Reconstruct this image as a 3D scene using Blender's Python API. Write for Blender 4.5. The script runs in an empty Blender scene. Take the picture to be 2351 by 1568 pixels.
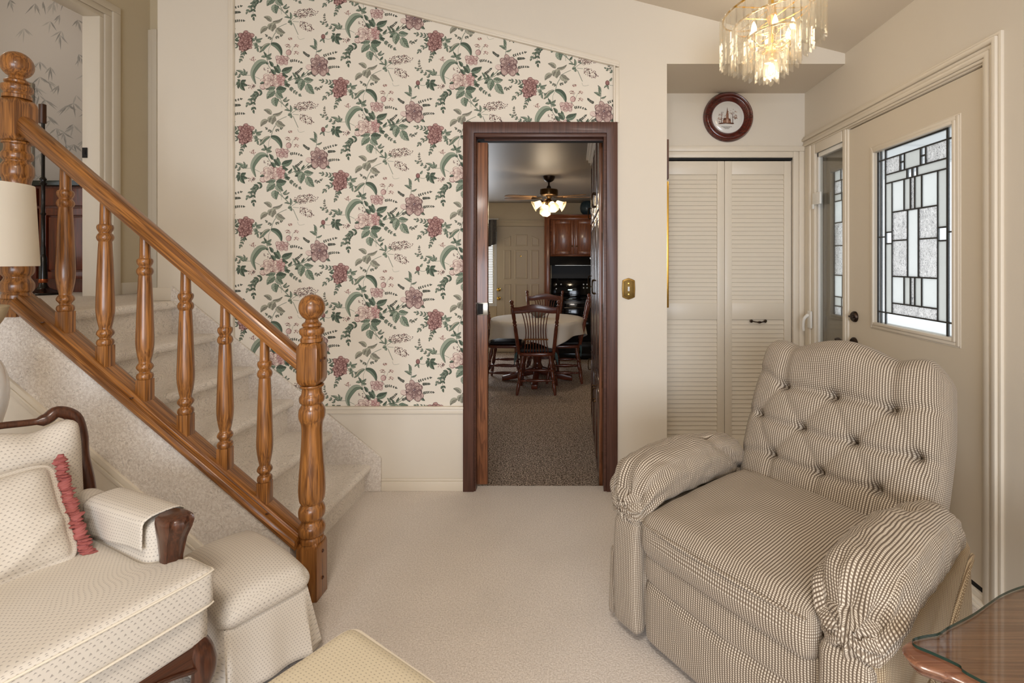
import bpy, bmesh, math, random
from mathutils import Vector, Matrix, noise
PI = math.pi
C = bpy.context.scene.collection
R = math.radians

# ---------------------------------------------------------------- camera numbers (photo 2351 x 1568)
FPX, CX, CY, EYE = 1096.0, 1320.0, 600.0, 1.31
def at(px, py, Y):
    """photo pixel seen at distance Y -> room point"""
    return Vector(((px-CX)*Y/FPX, Y, EYE-(py-CY)*Y/FPX))

def lin(c):
    r = []
    for x in c[:3]:
        x = x/255.0
        r.append(x/12.92 if x <= .04045 else ((x+.055)/1.055)**2.4)
    return (*r, 1.0)

# ---------------------------------------------------------------- objects
def T(name, label, cat, loc=(0, 0, 0), rz=0.0, group=None):
    o = bpy.data.objects.new(name, None); C.objects.link(o)
    o.empty_display_size = .05
    o.location = loc; o.rotation_euler = (0, 0, rz)
    return tag(o, label, cat, group)
def tag(o, label, cat, group=None):
    o['label'] = label; o['category'] = cat
    if group: o['group'] = group
    return o
def S(o):
    o['kind'] = 'structure'; return o
def dup(root, loc=None, rz=None, label=None, group=None):
    r = root.copy(); C.objects.link(r)
    if loc is not None: r.location = loc
    if rz is not None: r.rotation_euler = (0, 0, rz)
    if label: r['label'] = label
    if group: r['group'] = group
    for ch in list(root.children):
        c = ch.copy(); C.objects.link(c); c.parent = r
        for g in list(ch.children):
            d = g.copy(); C.objects.link(d); d.parent = c
    return r

class MB:
    def __init__(s):
        s.v = []; s.f = []; s.uv = []; s.m = []; s.col = []
    def add(s, vs, fs, uvs=None, mi=0):
        b = len(s.v); s.v.extend([tuple(p) for p in vs])
        for i, f in enumerate(fs):
            s.f.append([k+b for k in f]); s.m.append(mi)
            s.uv.append(uvs[i] if uvs else None)
        return s
    def box(s, a, b, mi=0, mat=None):
        x0, y0, z0 = a; x1, y1, z1 = b
        if x0 > x1: x0, x1 = x1, x0
        if y0 > y1: y0, y1 = y1, y0
        if z0 > z1: z0, z1 = z1, z0
        vs = [Vector(p) for p in ((x0,y0,z0),(x1,y0,z0),(x1,y1,z0),(x0,y1,z0),(x0,y0,z1),(x1,y0,z1),(x1,y1,z1),(x0,y1,z1))]
        if mat is not None: vs = [mat @ p for p in vs]
        return s.add(vs, [(0,3,2,1),(4,5,6,7),(0,1,5,4),(1,2,6,5),(2,3,7,6),(3,0,4,7)], None, mi)
    def prism(s, poly, a, b, plane='xz', mi=0):
        """2-D outline pulled from a to b along the axis left over"""
        def P(p, t):
            return {'xz': (p[0], t, p[1]), 'xy': (p[0], p[1], t), 'yz': (t, p[0], p[1])}[plane]
        n = len(poly)
        area = sum(poly[i][0]*poly[(i+1) % n][1]-poly[(i+1) % n][0]*poly[i][1] for i in range(n))
        if area < 0: poly = poly[::-1]
        vs = [P(p, a) for p in poly]+[P(p, b) for p in poly]
        fs = [list(range(n)), list(range(2*n-1, n-1, -1))]
        fs += [(i, i+n, (i+1) % n+n, (i+1) % n) for i in range(n)]
        flip = (b < a) ^ (plane == 'xz') ^ True
        if flip: fs = [list(f)[::-1] for f in fs]
        return s.add(vs, fs, None, mi)
    def lathe(s, prof, c=(0, 0, 0), seg=24, mat=None, mi=0, rfun=None):
        """prof: (radius, height) list, bottom to top"""
        vs = []; fs = []; uvs = []
        c = Vector(c)
        n = len(prof); L = [0]
        for i in range(1, n): L.append(L[-1]+math.hypot(prof[i][0]-prof[i-1][0], prof[i][1]-prof[i-1][1]))
        for i, (r, h) in enumerate(prof):
            for k in range(seg):
                a = 2*PI*k/seg
                rr = r*(rfun(a, i/(n-1)) if rfun else 1)
                p = Vector((rr*math.cos(a), rr*math.sin(a), h))
                if mat is not None: p = mat @ p
                vs.append(p+c)
        rm = max(p[0] for p in prof)
        for i in range(n-1):
            for k in range(seg):
                k2 = (k+1) % seg
                fs.append((i*seg+k, i*seg+k2, (i+1)*seg+k2, (i+1)*seg+k))
                u0, u1 = 2*PI*rm*k/seg, 2*PI*rm*(k+1)/seg
                uvs.append([(u0, L[i]), (u1, L[i]), (u1, L[i+1]), (u0, L[i+1])])
        if prof[0][0] > 1e-4: fs.append(list(range(seg))[::-1]); uvs.append(None)
        if prof[-1][0] > 1e-4: fs.append([(n-1)*seg+k for k in range(seg)]); uvs.append(None)
        return s.add(vs, fs, uvs, mi)
    def tube(s, pts, r, seg=8, closed=False, cap=True, mi=0, flat=None):
        pts = [Vector(p) for p in pts]; n = len(pts)
        rs = r if isinstance(r, (list, tuple)) else [r]*n
        vs = []; fs = []; up = None
        for i in range(n):
            if closed: t = pts[(i+1) % n]-pts[i-1]
            else: t = pts[min(i+1, n-1)]-pts[max(i-1, 0)]
            if t.length < 1e-9: t = Vector((0, 0, 1))
            t.normalize()
            if up is None:
                up = Vector((0, 0, 1)) if abs(t.z) < .9 else Vector((1, 0, 0))
            sd = t.cross(up)
            if sd.length < 1e-6: sd = t.orthogonal()
            sd.normalize(); up = sd.cross(t).normalized()
            for k in range(seg):
                a = 2*PI*k/seg
                d = sd*math.cos(a)*(flat or 1)+up*math.sin(a)
                vs.append(pts[i]+d*rs[i])
        m = n if closed else n-1
        for i in range(m):
            for k in range(seg):
                k2 = (k+1) % seg; j = (i+1) % n
                fs.append((i*seg+k, i*seg+k2, j*seg+k2, j*seg+k))
        if cap and not closed:
            fs.append(list(range(seg))[::-1]); fs.append([(n-1)*seg+k for k in range(seg)])
        return s.add(vs, fs, None, mi)
    def soft(s, half, seg, r, fn=None, mi=0, uvo=(0, 0)):
        """closed cushion: a box with round edges, dense enough to shape with fn(point, unit cube point)"""
        h = Vector(half); idx = {}; vs = []; fs = []; uvs = []
        rr = min(r, min(h)*.999)
        def spread(n):
            return [-1+2*i/n for i in range(n+1)]
        def put(p):
            k = (round(p[0], 5), round(p[1], 5), round(p[2], 5))
            if k in idx: return idx[k]
            c = Vector((p[0]*h.x, p[1]*h.y, p[2]*h.z))
            i = Vector([max(-(h[a]-rr), min(h[a]-rr, c[a])) for a in range(3)])
            d = c-i
            q = i+d.normalized()*rr if d.length > 1e-9 else c
            if fn: q = fn(q, Vector(p))
            idx[k] = len(vs); vs.append(q); return idx[k]
        for ax in range(3):
            b, c2 = [(1, 2), (0, 2), (0, 1)][ax]
            A, B = spread(seg[b]), spread(seg[c2])
            for sg in (-1, 1):
                for i in range(len(A)-1):
                    for j in range(len(B)-1):
                        q = []; uu = []
                        for (a1, b1) in ((A[i], B[j]), (A[i+1], B[j]), (A[i+1], B[j+1]), (A[i], B[j+1])):
                            p = [0, 0, 0]; p[ax] = sg; p[b] = a1; p[c2] = b1
                            q.append(put(p)); uu.append((a1*h[b]+uvo[0], b1*h[c2]+uvo[1]))
                        flip = (sg < 0) ^ (ax == 1)
                        if flip: q = q[::-1]; uu = uu[::-1]
                        if len(set(q)) >= 3: fs.append(q); uvs.append(uu)
        return s.add(vs, fs, uvs, mi)
    def grid(s, fn, nu, nv, mi=0, uvs=None, wrap=False, thick=None):
        """surface fn(u, v) with u, v in 0..1; uv measured along the cloth"""
        P = [[Vector(fn(i/nu, j/nv)) for j in range(nv+1)] for i in range(nu+1)]
        b = len(s.v)
        lu = sum((P[i+1][nv//2]-P[i][nv//2]).length for i in range(nu))
        lv = sum((P[nu//2][j+1]-P[nu//2][j]).length for j in range(nv))
        if uvs: lu, lv = uvs
        vs = [p for row in P for p in row]; fs = []; uu = []
        for i in range(nu):
            for j in range(nv):
                fs.append((i*(nv+1)+j, (i+1)*(nv+1)+j, (i+1)*(nv+1)+j+1, i*(nv+1)+j+1))
                uu.append([(i/nu*lu, j/nv*lv), ((i+1)/nu*lu, j/nv*lv), ((i+1)/nu*lu, (j+1)/nv*lv), (i/nu*lu, (j+1)/nv*lv)])
        return s.add(vs, fs, uu, mi)
    def build(s, name, mats, parent=None, bevel=0, seg=2, smooth=40, world=True, solid=0, weld=False, subd=0):
        if not isinstance(mats, (list, tuple)): mats = [mats]
        v = s.v
        if parent is not None and world:
            off = parent.location
            if parent.parent is not None: off = off+parent.parent.location
            v = [(p[0]-off.x, p[1]-off.y, p[2]-off.z) for p in v]
        me = bpy.data.meshes.new(name)
        me.from_pydata(v, [], s.f)
        for m in mats: me.materials.append(m)
        me.polygons.foreach_set('material_index', s.m)
        ul = me.uv_layers.new(name='UVMap')
        li = 0; data = ul.data
        for p in me.polygons:
            u = s.uv[p.index]
            if u is None:
                n = p.normal; ax = max(range(3), key=lambda k: abs(n[k]))
                a, b = [(1, 2), (0, 2), (0, 1)][ax]
                for l in p.loop_indices:
                    co = me.vertices[me.loops[l].vertex_index].co
                    data[l].uv = (co[a], co[b])
            else:
                for q, l in enumerate(p.loop_indices): data[l].uv = u[q]
        if bevel or weld:
            bm = bmesh.new(); bm.from_mesh(me)
            if weld: bmesh.ops.remove_doubles(bm, verts=bm.verts, dist=1e-5)
            if bevel:
                es = [e for e in bm.edges if len(e.link_faces) == 2 and e.calc_face_angle(0) > R(25)]
                bmesh.ops.bevel(bm, geom=es, offset=bevel, segments=seg, profile=.5, affect='EDGES', clamp_overlap=True)
            bm.to_mesh(me); bm.free()
        me.validate(); me.update()
        if smooth:
            me.polygons.foreach_set('use_smooth', [True]*len(me.polygons))
            me.set_sharp_from_angle(angle=R(smooth))
        o = bpy.data.objects.new(name, me); C.objects.link(o)
        if parent is not None: o.parent = parent
        if solid:
            md = o.modifiers.new('t', 'SOLIDIFY'); md.thickness = solid; md.offset = -1
        if subd:
            md = o.modifiers.new('s', 'SUBSURF'); md.levels = md.render_levels = subd
        return o

def spline(pts, n=8, closed=False):
    P = [Vector(p) for p in pts]; out = []; m = len(P)
    rng = range(m if closed else m-1)
    for i in rng:
        if closed: a, b, c, d = P[i-1], P[i], P[(i+1) % m], P[(i+2) % m]
        else: a, b, c, d = P[max(i-1, 0)], P[i], P[i+1], P[min(i+2, m-1)]
        for k in range(n):
            t = k/n
            out.append(.5*((2*b)+(c-a)*t+(2*a-5*b+4*c-d)*t*t+(3*b-a-3*c+d)*t**3))
    if not closed: out.append(P[-1])
    return out
def sm(prof, n=4):
    return [(max(p.x, 0), p.y) for p in spline([(a, b, 0) for a, b in prof], n)]
def rotx(a): return Matrix.Rotation(a, 4, 'X')
def roty(a): return Matrix.Rotation(a, 4, 'Y')
def rotz(a): return Matrix.Rotation(a, 4, 'Z')
def toward(d):
    return Vector((0, 0, 1)).rotation_difference(Vector(d)).to_matrix().to_4x4()
def g(d, w): return math.exp(-(d/w)**2)
def segd(px, py, ax, ay, bx, by):
    dx, dy = bx-ax, by-ay; L = dx*dx+dy*dy
    t = max(0, min(1, ((px-ax)*dx+(py-ay)*dy)/L)) if L else 0
    return math.hypot(px-ax-t*dx, py-ay-t*dy)
# ---------------------------------------------------------------- materials (all node based)
class N:
    def __init__(s, name):
        s.m = bpy.data.materials.new(name); s.m.use_nodes = True
        s.t = s.m.node_tree; s.t.nodes.clear()
        s.out = s.t.nodes.new('ShaderNodeOutputMaterial')
    def n(s, ty, **kw):
        x = s.t.nodes.new('ShaderNode'+ty)
        for k, v in kw.items():
            if k.startswith('i_'): s.set(x.inputs[k[2:].replace('_', ' ')], v)
            else: setattr(x, k, v)
        return x
    def set(s, sock, v):
        if isinstance(v, bpy.types.NodeSocket): s.t.links.new(v, sock)
        else: sock.default_value = v
    def math(s, op, a, b=None, c=None):
        x = s.t.nodes.new('ShaderNodeMath'); x.operation = op
        for i, v in enumerate((a, b, c)):
            if v is not None: s.set(x.inputs[i], v)
        return x.outputs[0]
    def mix(s, f, a, b, mode='MIX'):
        x = s.t.nodes.new('ShaderNodeMix'); x.data_type = 'RGBA'; x.blend_type = mode
        s.set(x.inputs[0], f); s.set(x.inputs[6], a); s.set(x.inputs[7], b)
        return x.outputs[2]
    def step(s, x, lo, hi):
        y = s.t.nodes.new('ShaderNodeMapRange'); y.interpolation_type = 'SMOOTHSTEP'
        s.set(y.inputs[0], x); s.set(y.inputs[1], lo); s.set(y.inputs[2], hi)
        return y.outputs[0]
    def coord(s, which='Object', scale=(1, 1, 1), rot=(0, 0, 0), loc=(0, 0, 0)):
        t = s.n('TexCoord'); m = s.n('Mapping')
        s.t.links.new(t.outputs[which], m.inputs[0])
        m.inputs['Scale'].default_value = scale; m.inputs['Rotation'].default_value = rot; m.inputs['Location'].default_value = loc
        return m.outputs[0]
    def noise(s, vec, scale, detail=2, rough=.5, dist=0):
        x = s.n('TexNoise'); s.t.links.new(vec, x.inputs['Vector'])
        x.inputs['Scale'].default_value = scale; x.inputs['Detail'].default_value = detail
        x.inputs['Roughness'].default_value = rough; x.inputs['Distortion'].default_value = dist
        return x.outputs[0]
    def bump(s, h, strength=.3, dist=.002):
        x = s.n('Bump'); x.inputs['Strength'].default_value = strength; x.inputs['Distance'].default_value = dist
        s.t.links.new(h, x.inputs['Height']); return x.outputs[0]
    def pbr(s, col, rough=.5, metal=0, normal=None, coat=0, spec=.5, **kw):
        b = s.n('BsdfPrincipled')
        s.set(b.inputs['Base Color'], col); s.set(b.inputs['Roughness'], rough); s.set(b.inputs['Metallic'], metal)
        s.set(b.inputs['Specular IOR Level'], spec)
        if coat: b.inputs['Coat Weight'].default_value = coat; b.inputs['Coat Roughness'].default_value = .12
        if normal is not None: s.t.links.new(normal, b.inputs['Normal'])
        for k, v in kw.items(): s.set(b.inputs[k.replace('_', ' ')], v)
        s.t.links.new(b.outputs[0], s.out.inputs[0]); return s.m

def plain(name, col, rough=.5, metal=0, coat=0, spec=.5, var=.05, vs=12, bump=0, bs=200):
    k = N(name); v = k.coord()
    c = lin(col)
    d = tuple(x*(1-var) for x in c[:3])+(1,)
    col2 = k.mix(k.noise(v, vs, 3), c, d)
    nm = k.bump(k.noise(v, bs, 2), bump, .001) if bump else None
    return k.pbr(col2, rough, metal, nm, coat, spec)

def wood(name, dark, light, axis='z', rough=.32, coat=.35, fine=1.0):
    k = N(name)
    sc = {'x': (1.2, 26, 26), 'y': (26, 1.2, 26), 'z': (26, 26, 1.2)}[axis]
    v = k.coord('Object', tuple(q*fine for q in sc))
    a = k.noise(v, 1.0, 3, .55, 1.2)
    sc2 = tuple(q*5 if q > 2 else q*2.2 for q in sc)
    b = k.noise(k.coord('Object', sc2), 1.4, 2, .6)
    rings = k.math('FRACT', k.math('MULTIPLY', a, 5.0))
    rg = k.math('MULTIPLY', k.step(rings, .0, .8), k.step(k.math('SUBTRACT', 1.0, rings), 0, .2))
    f = k.math('ADD', k.math('MULTIPLY', rg, .5), k.math('MULTIPLY', k.step(b, .42, .62), .5))
    col = k.mix(f, lin(dark), lin(light))
    return k.pbr(col, rough, 0, k.bump(b, .12, .0006), coat)

def carpet(name, c1, c2, scale=260, sculpt=None, bump=.6):
    k = N(name); v = k.coord()
    a = k.noise(v, scale, 2, .7)
    big = k.noise(v, 2.2, 3, .5)
    col = k.mix(k.step(a, .3, .7), lin(c1), lin(c2))
    col = k.mix(k.math('MULTIPLY', k.step(big, .35, .75), .22), col, lin(tuple(x*.86 for x in c1)))
    h = a
    if sculpt:
        w = k.noise(v, sculpt, 1, .4, 3.0)
        ln = k.step(k.math('ABSOLUTE', k.math('SUBTRACT', k.math('FRACT', k.math('MULTIPLY', w, 9.0)), .5)), .02, .16)
        col = k.mix(k.math('MULTIPLY', k.math('SUBTRACT', 1.0, ln), .38), col, lin(tuple(x*.72 for x in c1)))
        h = k.math('ADD', k.math('MULTIPLY', a, .5), ln)
    return k.pbr(col, .95, 0, k.bump(h, bump, .004), 0, .1, Sheen_Weight=.15)

def weave(name, gap, mid, dot, p=.0080, q=.0060):
    k = N(name); uv = k.n('TexCoord').outputs['UV']
    sp = k.n('SeparateXYZ'); k.t.links.new(uv, sp.inputs[0])
    nz = k.noise(uv, 9, 2)
    wob = k.math('MULTIPLY', k.math('SUBTRACT', nz, .5), .006)
    u = k.math('ADD', sp.outputs[0], wob); v = sp.outputs[1]
    a = k.math('SINE', k.math('MULTIPLY', u, 2*PI/p)); b = k.math('SINE', k.math('MULTIPLY', v, 2*PI/q))
    A = k.step(a, -.85, .05)
    d = k.step(k.math('MULTIPLY', k.math('ADD', k.math('MULTIPLY', a, .5), .5), k.math('ADD', k.math('MULTIPLY', b, .5), .5)), .22, .52)
    col = k.mix(A, lin(gap), lin(mid)); col = k.mix(d, col, lin(dot))
    col = k.mix(k.math('MULTIPLY', k.noise(uv, 900, 1), .18), col, lin(gap))
    return k.pbr(col, .9, 0, k.bump(d, .5, .002), 0, .15, Sheen_Weight=.1)

def sprigged(name, base, mark, p=.0135, q=.0092):
    k = N(name); uv = k.n('TexCoord').outputs['UV']
    sp = k.n('SeparateXYZ'); k.t.links.new(uv, sp.inputs[0])
    v = k.math('DIVIDE', sp.outputs[1], q); row = k.math('FLOOR', v)
    odd = k.math('MULTIPLY', k.math('MODULO', k.math('ABSOLUTE', row), 2.0), .5)
    u = k.math('ADD', k.math('DIVIDE', sp.outputs[0], p), odd)
    fu = k.math('SUBTRACT', k.math('FRACT', u), .5); fv = k.math('SUBTRACT', k.math('FRACT', v), .5)
    au = k.math('ABSOLUTE', fu)
    # small spade: wide below, pointed above, with a stem
    w = k.math('SUBTRACT', .17, k.math('MULTIPLY', k.math('ADD', fv, .05), .55))
    inside = k.math('MULTIPLY', k.step(k.math('SUBTRACT', w, au), -.05, .06), k.step(k.math('ABSOLUTE', k.math('ADD', fv, -.05)), .32, .18))
    inside = k.math('MULTIPLY', inside, k.step(w, .05, .09))
    nz = k.noise(uv, 700, 1)
    col = k.mix(k.math('MULTIPLY', inside, k.math('ADD', .5, k.math('MULTIPLY', nz, .5))), lin(base), lin(mark))
    th = k.math('SINE', k.math('MULTIPLY', sp.outputs[0], 2*PI/.0012))
    return k.pbr(col, .85, 0, k.bump(k.math('ADD', k.math('MULTIPLY', th, .12), inside), .25, .0008), 0, .2, Sheen_Weight=.08)

def clear(name, tint=(255, 255, 255), gloss=.12, haze=0.0, rough=.03, hazecol=(235, 238, 240), bump=None, vein=0):
    """pane or prism that lets light straight through, with a glossy skin and an optional milky share"""
    k = N(name); nm = None
    if bump:
        v = k.coord('Object', bump[2] if len(bump) > 2 else (1, 1, 1)); nm = k.bump(k.noise(v, bump[0], 2, .6, 2.5), bump[1], .01)
    t = k.n('BsdfTransparent'); t.inputs[0].default_value = lin(tint)
    gl = k.n('BsdfGlossy'); gl.inputs['Roughness'].default_value = rough
    lw = k.n('LayerWeight'); lw.inputs[0].default_value = .5
    if nm is not None:
        k.t.links.new(nm, gl.inputs['Normal']); k.t.links.new(nm, lw.inputs['Normal'])
    a = k.n('MixShader'); f = k.math('ADD', k.math('MULTIPLY', k.math('POWER', lw.outputs['Facing'], 4.0), .8), gloss)
    k.t.links.new(f, a.inputs[0]); k.t.links.new(t.outputs[0], a.inputs[1]); k.t.links.new(gl.outputs[0], a.inputs[2])
    last = a
    if haze:
        tr = k.n('BsdfTranslucent'); tr.inputs[0].default_value = lin(hazecol)
        if vein:
            vv = k.noise(k.coord('Object', (1, 1, .55)), vein, 2, .6, 2.0)
            ln_ = k.step(k.math('ABSOLUTE', k.math('SUBTRACT', vv, .5)), .0, .045)
            k.t.links.new(k.mix(ln_, lin((96, 98, 100)), lin(hazecol)), tr.inputs[0])
        if nm is not None: k.t.links.new(nm, tr.inputs['Normal'])
        b = k.n('MixShader'); b.inputs[0].default_value = haze
        k.t.links.new(a.outputs[0], b.inputs[1]); k.t.links.new(tr.outputs[0], b.inputs[2]); last = b
    k.t.links.new(last.outputs[0], k.out.inputs[0]); return k.m

def glow(name, col, strength):
    k = N(name); e = k.n('Emission'); e.inputs[0].default_value = lin(col); e.inputs[1].default_value = strength
    k.t.links.new(e.outputs[0], k.out.inputs[0]); return k.m

def printed(name, rough=.7):
    k = N(name); a = k.n('VertexColor'); a.layer_name = 'Ink'
    v = k.coord()
    return k.pbr(a.outputs[0], rough, 0, k.bump(k.noise(v, 500, 1), .08, .0005), 0, .25)

M = {}
M['wall'] = plain('cream_paint', (226, 217, 202), .6, var=.03, vs=2, bump=.05, bs=180, spec=.3)
M['ceil'] = plain('ceiling_paint', (214, 203, 186), .75, var=.03, vs=1.5, bump=.08, bs=150, spec=.2)
M['trim'] = plain('trim_paint', (229, 219, 202), .38, var=.03, vs=3)
M['door'] = plain('door_paint', (222, 210, 190), .42, var=.03, vs=3)
M['white'] = plain('white_vinyl', (238, 236, 230), .35, var=.02)
M['taupe'] = plain('taupe_paint', (150, 138, 122), .5, var=.04)
M['carpet'] = carpet('living_carpet', (204, 193, 182), (236, 227, 218), 170)
M['stair'] = carpet('stair_carpet', (230, 220, 208), (247, 240, 231), 190, 9.0, .4)
M['side'] = carpet('stringer_carpet', (220, 209, 198), (245, 238, 229), 110, 17.0, .4)
k = N('kitchen_carpet'); v = k.coord()
q1 = k.noise(v, 105, 2, .75); q2 = k.noise(v, 60, 1)
cc = k.mix(k.step(q1, .40, .60), lin((78, 64, 57)), lin((238, 220, 204)))
cc = k.mix(k.math('MULTIPLY', k.step(q2, .5, .66), .45), cc, lin((110, 92, 80)))
M['kfloor'] = k.pbr(cc, .9, 0, k.bump(q1, .5, .003), 0, .1)
for ax in 'xyz':
    M['oak_'+ax] = wood('honey_oak_'+ax, (100, 59, 24), (170, 112, 54), ax)
    M['mah_'+ax] = wood('dark_walnut_'+ax, (60, 31, 18), (92, 52, 32), ax, .3, .3)
    M['door_brown_'+ax] = wood('brown_door_wood_'+ax, (72, 43, 33), (94, 60, 48), ax, .45, .1, .8)
    M['kit_'+ax] = wood('kitchen_oak_'+ax, (108, 54, 26), (176, 104, 58), ax, .35, .3)
    M['cherry_'+ax] = wood('cherry_'+ax, (74, 30, 16), (124, 60, 34), ax, .28, .4)
M['pocket'] = wood('pocket_door_oak', (92, 50, 26), (146, 92, 58), 'z', .35, .3)
M['pantry'] = wood('pantry_wood', (60, 34, 26), (100, 62, 46), 'z', .22, .6)
M['vanity'] = wood('vanity_wood', (72, 26, 10), (112, 46, 20), 'z', .35, .3)
M['recl'] = weave('recliner_weave', (104, 90, 76), (160, 145, 127), (232, 221, 204))
M['recl_side'] = weave('recliner_side_weave', (128, 108, 84), (176, 154, 124), (222, 204, 172), .0085, .005)
M['chair'] = sprigged('sprigged_upholstery', (220, 212, 200), (156, 148, 141), .0122, .0086)
M['piping'] = plain('cream_piping', (232, 222, 204), .8)
M['ottoman'] = sprigged('sprigged_ottoman', (222, 210, 184), (172, 159, 140), .0116, .0080)
M['pink'] = plain('pink_ruffle', (180, 102, 98), .75, var=.3, vs=60)
M['black'] = plain('black_gloss', (14, 13, 13), .2, var=.1)
M['blackglass'] = plain('black_oven_glass', (8, 8, 9), .08, var=.1)
M['gap'] = plain('rubber_and_shade_black', (12, 9, 8), .7)  # rubber parts, and the black that stands in for closet shade
M['steel'] = plain('brushed_steel', (170, 165, 155), .3, 1)
M['lead'] = plain('lead_came', (70, 72, 74), .45, .6)
M['bronze'] = plain('oil_rubbed_bronze', (64, 52, 44), .35, .9)
M['brass'] = plain('antique_brass', (150, 118, 62), .35, .9, var=.25, vs=60)
M['abrass'] = plain('dark_brass', (92, 68, 40), .3, .9, var=.3, vs=30)
M['gold'] = plain('polished_gold', (232, 190, 96), .2, 1)
M['copper'] = plain('copper', (190, 110, 70), .3, 1)
M['marble'] = plain('green_black_marble', (30, 44, 40), .15, var=.6, vs=30)
M['porc'] = plain('porcelain', (226, 225, 222), .15, coat=.5, var=.01)
M['print'] = printed('printed_paper')
M['ink'] = printed('glazed_print', .15)
M['shade'] = None
k = N('lamp_shade_cloth'); v = k.coord()
d1 = k.n('BsdfDiffuse'); d1.inputs[0].default_value = lin((248, 243, 233))
t1 = k.n('BsdfTranslucent'); t1.inputs[0].default_value = lin((252, 247, 236))
mx = k.n('MixShader'); mx.inputs[0].default_value = .45
k.t.links.new(d1.outputs[0], mx.inputs[1]); k.t.links.new(t1.outputs[0], mx.inputs[2]); k.t.links.new(mx.outputs[0], k.out.inputs[0])
M['shade'] = k.m
M['cloth'] = plain('tablecloth_linen', (226, 218, 206), .85, var=.04, vs=20)
M['seatpad'] = plain('black_seat_pad', (24, 20, 20), .6)
M['crystal'] = clear('acrylic_prism', (253, 252, 249), .11, .10, .05, (255, 251, 244))
M['pane'] = clear('window_pane', (250, 252, 252), .02)
M['gl_clear'] = clear('bevel_glass', (244, 248, 250), .05, .22, .05, (236, 240, 244), (60, .25))
M['gl_rain'] = clear('rain_glass', (238, 240, 242), .05, .62, .15, (252, 251, 250), (38, 1.0, (1, 1, .6)), 62)
M['gl_grey'] = clear('frosted_glass', (212, 213, 212), .04, .75, .25, (232, 234, 232), (160, .3))
M['gl_blue'] = clear('pale_frosted_glass', (220, 222, 222), .04, .78, .25, (246, 249, 249), (160, .3))
M['tglass'] = clear('table_glass', (247, 250, 248), .03)
M['glassedge'] = plain('green_glass_edge', (44, 66, 56), .1)
M['bulb'] = glow('lit_bulb', (255, 240, 212), 4.5)
M['fanbulb'] = glow('fan_lit_bulb', (255, 234, 198), 8)
M['fanshade'] = clear('etched_glass_shade', (252, 246, 236), .06, .55, .1, (255, 248, 232))
M['snow'] = plain('snow', (246, 248, 250), .9, var=.03)
M['soffit'] = plain('white_soffit', (226, 228, 230), .6)
M['bark'] = plain('bark', (90, 82, 74), .9, var=.3)
M['valance'] = plain('patterned_valance', (128, 124, 118), .9, var=.6, vs=38)
M['potblue'] = plain('blue_floral_pot', (70, 92, 104), .3, var=.6, vs=34)
M['display'] = glow('oven_clock', (210, 240, 240), 2.2)
M['mirror'] = plain('mirror', (200, 200, 200), .03, 1, var=0)
M['kwall'] = plain('kitchen_paint', (216, 200, 170), .6, var=.03, vs=2)
M['kdoor'] = plain('kitchen_door_paint', (212, 198, 174), .45, var=.03)
M['kceil'] = plain('kitchen_ceiling_paint', (156, 149, 141), .45, var=.04, vs=1.5)  # dim lighting of the ceiling put into a greyer colour
M['hall'] = plain('hall_paint', (214, 200, 172), .6, var=.03)
M['fringe'] = plain('woven_raffia', (196, 178, 146), .8, var=.3, vs=90)
# ---------------------------------------------------------------- room shell
W = 2.73                      # back wall with the wallpaper
NB = 3.21                     # wall of the closet nook
RX = 1.545                    # wall with the front door
LX, RY = -4.3, -3.3           # unseen walls: far left and behind the camera
def roof(x): return 2.495+.2525*(1.559-x)
UP = 1.085                    # upper floor
KF = -.19                     # kitchen floor, one step down

def quadwall(mb, x0, x1, z0, y0, y1, top=None):
    t0, t1 = (roof(x0), roof(x1)) if top is None else (top, top)
    mb.prism([(x0, z0), (x1, z0), (x1, t1), (x0, t0)], y0, y1)

mb = MB()
quadwall(mb, -2.387, -1.45, 0, W, W+.12)
quadwall(mb, -1.45, -.574, 0, W, W+.035)
quadwall(mb, -1.45, -.574, 0, W+.085, W+.12)
quadwall(mb, -.574, .18, 2.04, W, W+.12)
quadwall(mb, .18, .526, 0, W, W+.12)
quadwall(mb, .526, RX, 2.44, W, W+.12)
mb.box((.42, W+.12, 0), (.526, NB, 2.44))
wall_back = S(mb.build('wall_back', M['wall'], smooth=0))

mb = MB()                                              # nook back wall around the closet opening
mb.box((.42, NB, 0), (.556, NB+.1, 2.44)); mb.box((1.462, NB, 0), (RX+.12, NB+.1, 2.44)); mb.box((.556, NB, 2.006), (1.462, NB+.1, 2.44))
mb.box((.42, NB+.65, 0), (RX+.12, NB+.7, 2.44)); mb.box((.44, NB+.1, 0), (.5, NB+.65, 2.44)); mb.box((1.5, NB+.1, 0), (1.56, NB+.65, 2.44))
S(mb.build('wall_closet', M['wall'], smooth=0))
S(MB().box((.5265, W+.0005, 2.4394), (RX-.0005, W+.12, 2.44)).box((.42, W+.12, 2.4394), (RX+.12, NB+.7, 2.5)).build('ceiling_nook', M['ceil'], smooth=0))

DY0, DY1, SY0, SY1 = 1.803, 2.705, 2.752, 3.052        # front door and sidelight along the wall
mb = MB()
mb.box((RX, RY, 0), (RX+.14, DY0, roof(RX)+.1)); mb.box((RX, DY0, 2.065), (RX+.14, DY1, roof(RX)+.1))
mb.box((RX, DY1, 0), (RX+.14, SY0, roof(RX)+.1)); mb.box((RX, SY0, 2.02), (RX+.14, SY1, roof(RX)+.1)); mb.box((RX, SY1, 0), (RX+.14, NB+.1, roof(RX)+.1))
S(mb.build('wall_right', M['wall'], smooth=0))

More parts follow.
